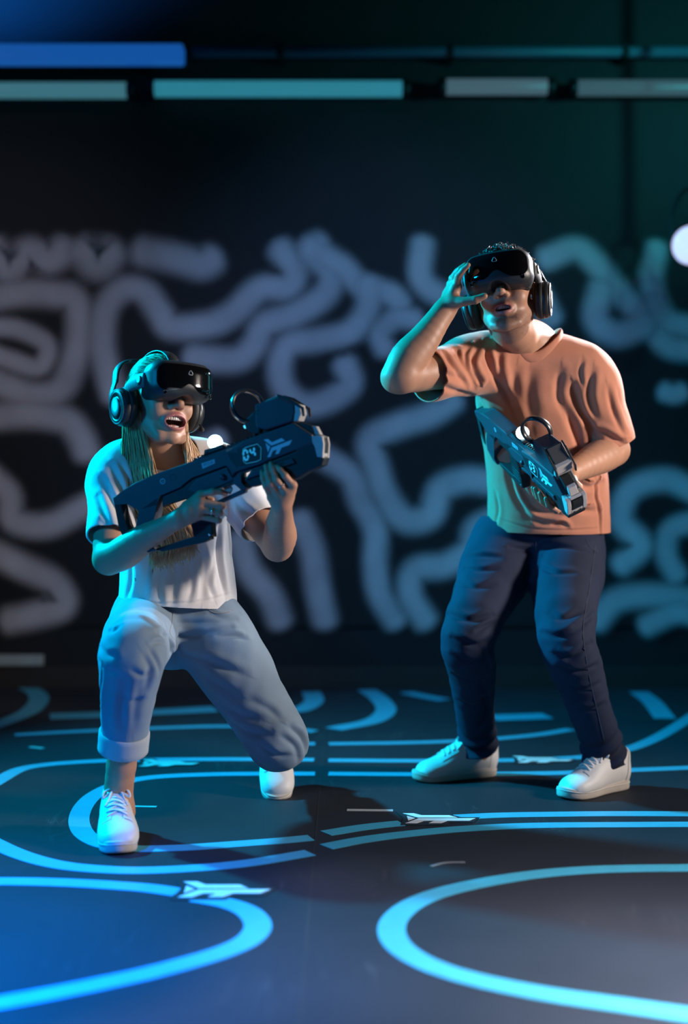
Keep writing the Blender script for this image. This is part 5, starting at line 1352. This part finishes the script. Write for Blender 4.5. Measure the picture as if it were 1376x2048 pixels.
    prism('sight_plate', [[(.2500, .1035), (.2610, .0950), (.2580, .0740), (.2450, .0600), (.2330, .0625), (.2456, .0817)]], -.0235, .0235, M_gun_grey, .002, sight)
    for s in (-1, 1): prism('sight_hood', [[(.2184, .1385), (.2400, .1230), (.2700, .0840), (.2640, .0640), (.2590, .0660), (.2630, .0840), (.2360, .1180), (.2160, .1345)]], s*.0270-.0022, s*.0270+.0022, M_gun_dark, .0008, sight)
    prism('sight_mark', [[(.149, .121), (.163, .1205), (.162, .1175), (.150, .118)], [(.153, .1155), (.1575, .1150), (.1570, .1125), (.1535, .113)]], .0252, .0260, M_gun_dark, 0, sight)
    # tracked controller with its ring
    ctr = prism('controller', [[(.108, .097), (.116, .113), (.146, .124), (.155, .105), (.150, .082), (.136, .074), (.127, .064), (.118, .082)]], -.015, .015, M_gun_dark, .005)
    a = math.radians(41); nx = V(math.sin(a), 0, math.cos(a))
    lat('tracking_ring', [(.0365, -.008), (.0405, -.0095), (.0432, -.006), (.0440, 0), (.0432, .006), (.0405, .0095), (.0365, .008), (.0355, 0), (.0365, -.008)], (.130, .1425, 0), nx, M_ring, 48, ctr, caps=False)
    for i, (u, w) in enumerate(((.121, .006), (.129, -.004), (.137, .004))): lat('button', [(0, 0), (.0035, 0), (.003, .002), (0, .0024)], (u, .113+.0035*i, w), (-.3, .95, 0), M_gun, 14, ctr)
    prism('status_light', [[(.1085, .1000), (.1120, .1000), (.1120, .0930), (.1085, .0930)]], .0100, .0160, mat('status_light', (.3, .8, .9), .4, emit=(.1, .8, 1.0), estr=1.2), 0, ctr)
    # display
    disp = prism('number_display', [[(.078, .052), (.125, .051), (.134, .040), (.131, .006), (.108, .003), (.070, .010), (.068, .030)]], .0260, .0282, M_gun_dark, .001)
    fr = [UV1(*p) for p in [(275, 890), (300, 870), (445, 825), (490, 870), (488, 1010), (440, 1035), (310, 1060), (280, 1030)]]
    tub('display_frame', [tube([V(u, v, .0284) for u, v in fr], .0007, 5, closed=True)], M_digit, disp)
    o0 = UV1(318, 1018); e0 = np.array(UV1(380, 995))-np.array(o0); wd = .0165
    for i, ch in enumerate(digits):
        for poly in seg_digit(ch, .0835+i*.0185, .0160, .0155, .0275, .0052, .16):
            prism('digit_segment', [poly], .0280, .0288, M_digit, 0, disp)
    for poly in ([(520, 775), (570, 765), (620, 805), (735, 755), (775, 785), (615, 845)], [(545, 815), (600, 858), (572, 925)],
                 [(565, 985), (615, 868), (860, 775), (830, 835), (735, 870), (700, 940), (660, 950), (680, 890), (630, 910), (600, 980)]):
        prism('emblem_piece', [[UV1(*p) for p in poly]], .0266, .0279, M_print, 0, front)
    lp = prism('label_plate', [[(-.0235, .0520), (.0120, .0500), (.0100, .0400), (-.0250, .0385)]], .0205, .0218, M_label, 0)
    cu = bpy.data.curves.new('label_text', 'FONT'); cu.body = plate; cu.size = .0095; cu.align_x = 'CENTER'; cu.align_y = 'CENTER'
    to = bpy.data.objects.new('label_text_tmp', cu); C.objects.link(to); bpy.context.view_layer.update()
    me = bpy.data.meshes.new_from_object(to.evaluated_get(bpy.context.evaluated_depsgraph_get())); bpy.data.objects.remove(to)
    me.transform(Matrix.Translation((-.0065, .0450, .0220))@Matrix.Rotation(math.radians(-3), 4, 'Z')@Matrix.Diagonal((.78, 1, 1, 1)))
    me.materials.clear(); put('label_text', me, M_text, lp)
    bd = tub('round_badge', [tube([V(-.1344+.0062*math.cos(w), .0465+.0062*math.sin(w), .0212) for w in np.linspace(0, 2*math.pi, 25)[:-1]], .0008, 5, closed=True)], M_print)
    for k in range(3):
        w = math.radians(90+120*k); tub('badge_mark', [tube([V(-.1344+.0012*math.cos(w), .0465+.0012*math.sin(w), .0212), V(-.1344+.0036*math.cos(w), .0465+.0036*math.sin(w), .0212)], .0008, 5)], M_print, bd)
    lat('bolt_socket', [(.0085, 0), (.0085, .0006), (.0072, .0008), (.006, -.004), (0, -.005)], (-.105, .0461, .0208), (0, 0, 1), M_gun_dark)
    lat('side_knob', [(0, 0), (.0075, 0), (.0075, .004), (.006, .0075), (.003, .009), (0, .0094)], (.0162, .002, .0185), (0, 0, 1), M_gun)
    lat('grip_screw', [(0, 0), (.0035, 0), (.0035, .001), (0, .0012)], (-.068, -.117, .0145), (0, 0, 1), M_silver, 16)
    return g
M_ring = mat('controller_ring_black', (.02, .022, .026), .28, coat=.3, noise=(30, .1))
toy_rifle(GW, '04', 'RFT3-04', 'navy toy rifle aimed to the right by the kneeling woman, number 04 on its side')
toy_rifle(GM, '03', 'RFT3-03', 'navy toy rifle pointing down across the body of the man in the salmon t-shirt')

# ------------------------------------------------------------------ headsets and headphones
M_hs = mat('headset_plastic', (.028, .030, .034), .42, noise=(40, .08), bump=(500, .05))
M_hs_glass = mat('headset_front_gloss', (.004, .004, .005), .07, coat=.6, spec=.6)
M_foam = mat('headset_foam', (.012, .012, .013), .9, bump=(300, .2))
M_pad = mat('headset_arm_pad', (.10, .105, .11), .55, noise=(60, .06))
M_logo_hs = mat('headset_logo_grey', (.30, .30, .31), .4)
M_cup = mat('headphone_plastic', (.030, .031, .034), .38, noise=(40, .1))
M_cup_ring = mat('headphone_ring', (.07, .072, .076), .6)
M_cushion = mat('headphone_cushion', (.012, .012, .013), .65, bump=(160, .15))
def vr_headset(H, label, lift=.009):
    e = empty('vr_headset', H(0, .12, .02), label, 'vr headset', 'headsets worn by the two players')
    A = H.ax; k = H.s; LIFT = lift
    def lbox(S, c, hs, r, kk=.004, op='add', bend=0.0): S.box(H(c[0], c[1], c[2]+LIFT), np.array(hs)*k, A, r*k, kk*k, op, bend/k)
    def fin(name, S, m, it=1, cut=None, par=None):
        v, q = S.mesh(); v = relax(v, q, it); t = q2t(q)
        for g in (cut or []): v, t = clip_mesh(v, t, g)
        return link(name, mesh_np(name, v, None, t), m, par or e)
    c0 = H(0, .10, .02)
    S = Solid(c0-.16, c0+.16, .0024)
    lbox(S, (0, .122, .023), (.094, .040, .051), .036, bend=2.6)
    lbox(S, (0, .104, .018), (.088, .030, .046), .028, .01, bend=3.2)
    S.ell(H(0, .125, -.034), np.array((.027, .060, .027))*k, A, .006, 'cut')
    S.ell(H(0, -.010, .020), np.array((.080, .105, .1))*k, A, .003, 'cut')
    fin('visor', S, M_hs)
    S = Solid(c0-.16, c0+.16, .0022)
    lbox(S, (0, .1232, .0235), (.0950, .0410, .0515), .036, bend=2.6)
    def region(v):
        q = H.inv(v); a, b, h = q[:, 0], q[:, 1], q[:, 2]-LIFT
        lo = -.012+.022*np.exp(-(a/.024)**2); hi = .061
        cy = (lo+hi)/2; hy = (hi-lo)/2; r = .026
        dx = np.maximum(np.abs(a)-(.084-r), 0); dy = np.maximum(np.abs(h-cy)-(hy-r), 0)
        return np.maximum(np.sqrt(dx*dx+dy*dy)-r, (.112-2.6*a*a)-b)
    fin('front_glass', S, M_hs_glass, 1, [region])
    # triangle mark on the front
    tri = []
    for i in range(3):
        w = math.radians(90+120*i)
        for dw in (-.35, 0, .35):
            rr = .0062*(1.0 if dw == 0 else .93); ca, ch = rr*math.cos(w+dw), rr*math.sin(w+dw)+.038+LIFT
            tri.append(H(ca, .1648-2.6*ca*ca, ch))
    tube_obj('front_mark', [tube(catmull(tri, 3, closed=True), .0011*k, 5, closed=True)], M_logo_hs, e)
    # tracking cameras low on the visor, small vent lines
    for a in (-.068, .068):
        v, q, t = lathe([(0, 0), (.0062*k, 0), (.0066*k, .002), (.0052*k, .0028), (.004*k, .0018), (0, .0012)], H(a, .1625-2.6*a*a, -.0155+LIFT), H.f*.95-H.u*.35+H.a*a*4, 20)
        link('tracking_camera', mesh_np('tracking_camera', v, q, t), M_hs_glass, e)
    # face foam
    S = Solid(c0-.15, c0+.15, .003)
    lbox(S, (0, .086, .020), (.080, .026, .046), .018, bend=4.2)
    S.ell(H(0, .10, -.030), np.array((.025, .060, .032))*k, A, .006, 'cut')
    fin('face_foam', S, M_foam)
    for s in (-1, 1):
        S = Solid(H(s*.09, .02, .02)-.12, H(s*.09, .02, .02)+.12, .0024)
        pts = [(s*.094, .088, .030), (s*.0965, .056, .030), (s*.0960, .022, .026), (s*.0930, -.012, .016)]
        S.chain([H(*p) for p in pts], [(.0075*k, .020*k), (.008*k, .0195*k), (.0085*k, .018*k), (.007*k, .015*k)], u=H.a, k=.004, sub=3)
        arm = fin('side_arm', S, M_pad)
        v, q, t = lathe([(0, 0), (.0125*k, 0), (.0125*k, .004), (.0105*k, .0055), (0, .0055)], H(s*.100, .076, .030), H.a*s, 24)
        link('hinge', mesh_np('hinge', v, q, t), M_hs, arm)
        band = [H(s*.093, -.008, .018), H(s*.092, -.045, .012), H(s*.070, -.090, .006), H(s*.030, -.118, .002), H(0, -.124, 0)]
        tube_obj('rear_band', [tube(catmull(band, 5), .013*k, 10, flat=(1, .25), up=H.u)], M_hs, e)
    top = [H(0, .092, .072), H(0, .060, .110), H(0, .010, .130), H(0, -.050, .125), H(0, -.098, .088), H(0, -.122, .030)]
    tube_obj('top_strap', [tube(catmull(top, 5), .017*k, 10, flat=(.16, 1), up=None)], M_hs, e) if False else None
    vs, qs = [], []
    cc = catmull(top, 6); nn = len(cc)
    for i, p in enumerate(cc):
        tt = nrm(cc[min(i+1, nn-1)]-cc[max(i-1, 0)]); up = nrm(np.cross(tt, H.a)); up = up if up@(p-H(0, -.012, .04)) > 0 else -up
        for (a, o) in ((-.017, 0), (-.016, .003), (.016, .003), (.017, 0), (.016, -.001), (-.016, -.001)): vs.append(p+H.a*a*k+up*o*k)
    for i in range(nn-1):
        for j in range(6): qs.append((i*6+j, i*6+(j+1) % 6, (i+1)*6+(j+1) % 6, (i+1)*6+j))
    link('top_strap', mesh_np('top_strap', vs, qs), M_hs, e)
    S = Solid(H(0, -.12, 0)-.08, H(0, -.12, 0)+.08, .003); S.ell(H(0, -.118, .0), np.array((.050, .020, .034))*k, A, .004)
    fin('rear_cradle', S, M_hs)
    return e
def headphones(H, label, mic=False):
    e = empty('headphones', H(0, -.03, .02), label, 'headphones', 'headphones worn by the two players'); k = H.s
    for s in (-1, 1):
        c = H(s*.082, -.012, -.026); d = nrm(H.a*s-H.u*.10-H.f*.06)
        L = lambda prof: lathe([(r*k*1.14, h*k) for r, h in prof], c, d, 48)
        v, q, t = L([(.020, -.004), (.038, -.004), (.0455, .002), (.0470, .010), (.0455, .018), (.040, .020), (.02, .020)]); link('ear_cushion', mesh_np('ear_cushion', v, q, t), M_cushion, e)
        v, q, t = L([(.030, .018), (.0435, .018), (.0450, .022), (.0440, .030), (.0400, .037), (.0330, .040), (.0310, .0395), (.0300, .0375), (.0235, .0375), (.0225, .040), (.021, .041), (0, .0415)]); cup = link('ear_cup', mesh_np('ear_cup', v, q, t), M_cup, e)
        v, q, t = L([(.0395, .0368), (.0412, .0372), (.0405, .0385), (.0385, .0392), (.0375, .0385), (.0395, .0368)]); link('cup_ring', mesh_np('cup_ring', v, q, t), M_cup_ring, cup)
        v, q, t = L([(.0215, .0400), (.0225, .0412), (.0205, .0422), (0, .0428)]); link('cup_disc', mesh_np('cup_disc', v, q, t), M_cup_ring, cup)
        bm = bmesh.new()
        for i in range(40):     # fine ribs between the rings
            w = 2*math.pi*i/40; x = nrm(np.cross(d, H.u)); y = np.cross(d, x); r = x*math.cos(w)+y*math.sin(w); tn = np.cross(d, r)
            add_prism(bm, [(.0280*k, -.0007*k), (.0342*k, -.0009*k), (.0342*k, .0009*k), (.0280*k, .0007*k)], .0368*k, .0388*k, (c, r, tn, d))
        link('cup_ribs', bm_mesh('cup_ribs', bm), M_cup, cup)['kind'] = 'stuff'
        # yoke and slider up to the band
        y1 = [H(s*.112, -.050, -.030), H(s*.1155, -.052, .0), H(s*.112, -.050, .024), H(s*.103, -.054, .048)]
        tube_obj('yoke', [tube(catmull(y1, 5), [.011*k]*16, 10, flat=(1.2, .35), up=H.f)], M_hs, e)
    band = [H(-.104, -.054, .040), H(-.092, -.070, .076), H(-.070, -.088, .102), H(-.040, -.100, .117), H(0, -.104, .122), H(.040, -.100, .117), H(.070, -.088, .102), H(.092, -.070, .076), H(.104, -.054, .040)]
    tube_obj('headband', [tube(catmull(band, 5), .0135*k, 10, flat=(1.15, .38), up=H.f)], M_hs, e)
    if mic:
        p = [H(.108, .014, -.050), H(.114, .030, -.064), H(.104, .058, -.078), H(.088, .078, -.082)]
        mb = tube_obj('mic_boom', [tube(catmull(p, 5), .0026*k, 8)], M_hs, e)
        tube_obj('mic_tip', [tube([H(.090, .076, -.082), H(.080, .086, -.083)], [.0062*k, .0050*k], 12)], M_foam, mb)
    return e
vr_headset(HW, 'black headset with glossy front worn by the laughing woman')
headphones(HW, 'black headphones with microphone on the laughing woman', True)
vr_headset(HM, 'black headset with glossy front lifted by the man in the salmon t-shirt', .006)
headphones(HM, 'black headphones on the man in the salmon t-shirt')

# ------------------------------------------------------------------ hair
def hair_mat(name, col, rough=.42):
    m = mat(name, col, rough, noise=(90, .35), spec=.5); return m
M_blond = hair_mat('hair_blond', (.58, .36, .18)); M_brown = hair_mat('hair_dark', (.030, .022, .018))
def woman_hair():
    rs = np.random.RandomState(5); lst = []
    # scalp: strands combed back over the skull
    for i in range(900):
        az = rs.uniform(-1.5, 1.5); 
        a0 = math.sin(az)*.070; h0 = .040+.072*math.cos(az)*rs.uniform(.75, 1.05); b0 = rs.uniform(.02, .075)
        pts = []
        for j in range(9):
            t = j/8; b = b0-(b0+.105)*t
            rr = 1.02+.03*rs.rand()*0+.012*math.sin(i*1.7+t*3)
            sc = math.sqrt(max(0, 1-((b+.012)/.100)**2))
            th = az*(1+.1*t)
            pts.append(H_(a=math.sin(th)*.0785*rr*max(sc, .35), b=b, h=.036+math.cos(th)*.088*rr*max(sc, .30)-.02*t*t))
        lst.append(tube(pts, [.0008, .0012, .0014, .0014, .0014, .0014, .0014, .0012, .0008], 4))
    def fall(n, r0, r1, mids, ends, seed, wid=.00095):
        q = np.random.RandomState(seed)
        for i in range(n):
            t = q.rand(); s = q.rand()
            root = H_(*(np.array(r0)*(1-t)+np.array(r1)*t+q.normal(size=3)*.004))
            pts = [root]
            for (m0, m1, sp) in mids+[ends]:
                p = m0*(1-t)+m1*t+q.normal(size=3)*sp; pts.append(p)
            c = catmull(pts, 4); n_ = len(c)
            lst.append(tube(c, [wid*(.7+.5*math.sin(math.pi*min(1, .15+k/n_*.85))) for k in range(n_)], 4))
    # viewer-left side, in front of her shoulder and down to the waist behind the rifle
    fall(620, (-.076, -.055, -.02), (-.070, .022, -.045), [(P(247, 900, 3.27), P(300, 905, 3.23), .003), (P(250, 950, 3.27), P(312, 960, 3.21), .004), (P(268, 1010, 3.235), P(340, 1010, 3.205), .005), (P(300, 1070, 3.24), P(385, 1060, 3.215), .006)],
         (P(310, 1130, 3.255), P(385, 1105, 3.23), .010), 21)
    # viewer-right side
    fall(380, (.066, .030, -.05), (.070, -.03, -.05), [(P(372, 905, 3.26), P(392, 900, 3.32), .003), (P(378, 945, 3.245), P(408, 940, 3.29), .004), (P(384, 1000, 3.225), P(405, 1000, 3.25), .005)], (P(380, 1075, 3.235), P(402, 1060, 3.24), .008), 22)
    # behind the neck
    fall(220, (-.06, -.085, -.03), (.06, -.085, -.03), [(P(262, 900, 3.38), P(380, 905, 3.42), .004)], (P(262, 960, 3.40), P(385, 960, 3.44), .008), 23)
    o = tube_obj('hair', lst, M_blond, woman); o['label'] = 'long straight blond hair'; o['kind'] = 'stuff'
def H_(a, b, h): return HW(a, b, h)
woman_hair()
def man_hair():
    rs = np.random.RandomState(9); lst = []
    for i in range(800):
        th = rs.uniform(-1.75, 1.75); b = rs.uniform(-.105, .070)
        sc = math.sqrt(max(0.02, 1-((b+.012)/.104)**2))
        n = nrm(V(math.sin(th), (b+.012)/.104*.9, math.cos(th)))
        base = V(math.sin(th)*.077*sc, b, .038+math.cos(th)*.088*sc)
        if base[2] < -.005: continue
        L = .022*rs.uniform(.6, 1.2); ph = rs.rand()*6.28; cr = .0042; t1 = nrm(np.cross(n, V(.3, 1, .2))); t2 = np.cross(n, t1)
        pts = [HM(*(base+n*L*j/7+(t1*math.cos(ph+j*1.5)+t2*math.sin(ph+j*1.5))*cr*(j/7+.25))) for j in range(8)]
        lst.append(tube(pts, [.0022, .0022, .0021, .0020, .0018, .0016, .0013, .0008], 4))
    o = tube_obj('hair', lst, M_brown, man); o['label'] = 'short dark curly hair'; o['kind'] = 'stuff'
man_hair()
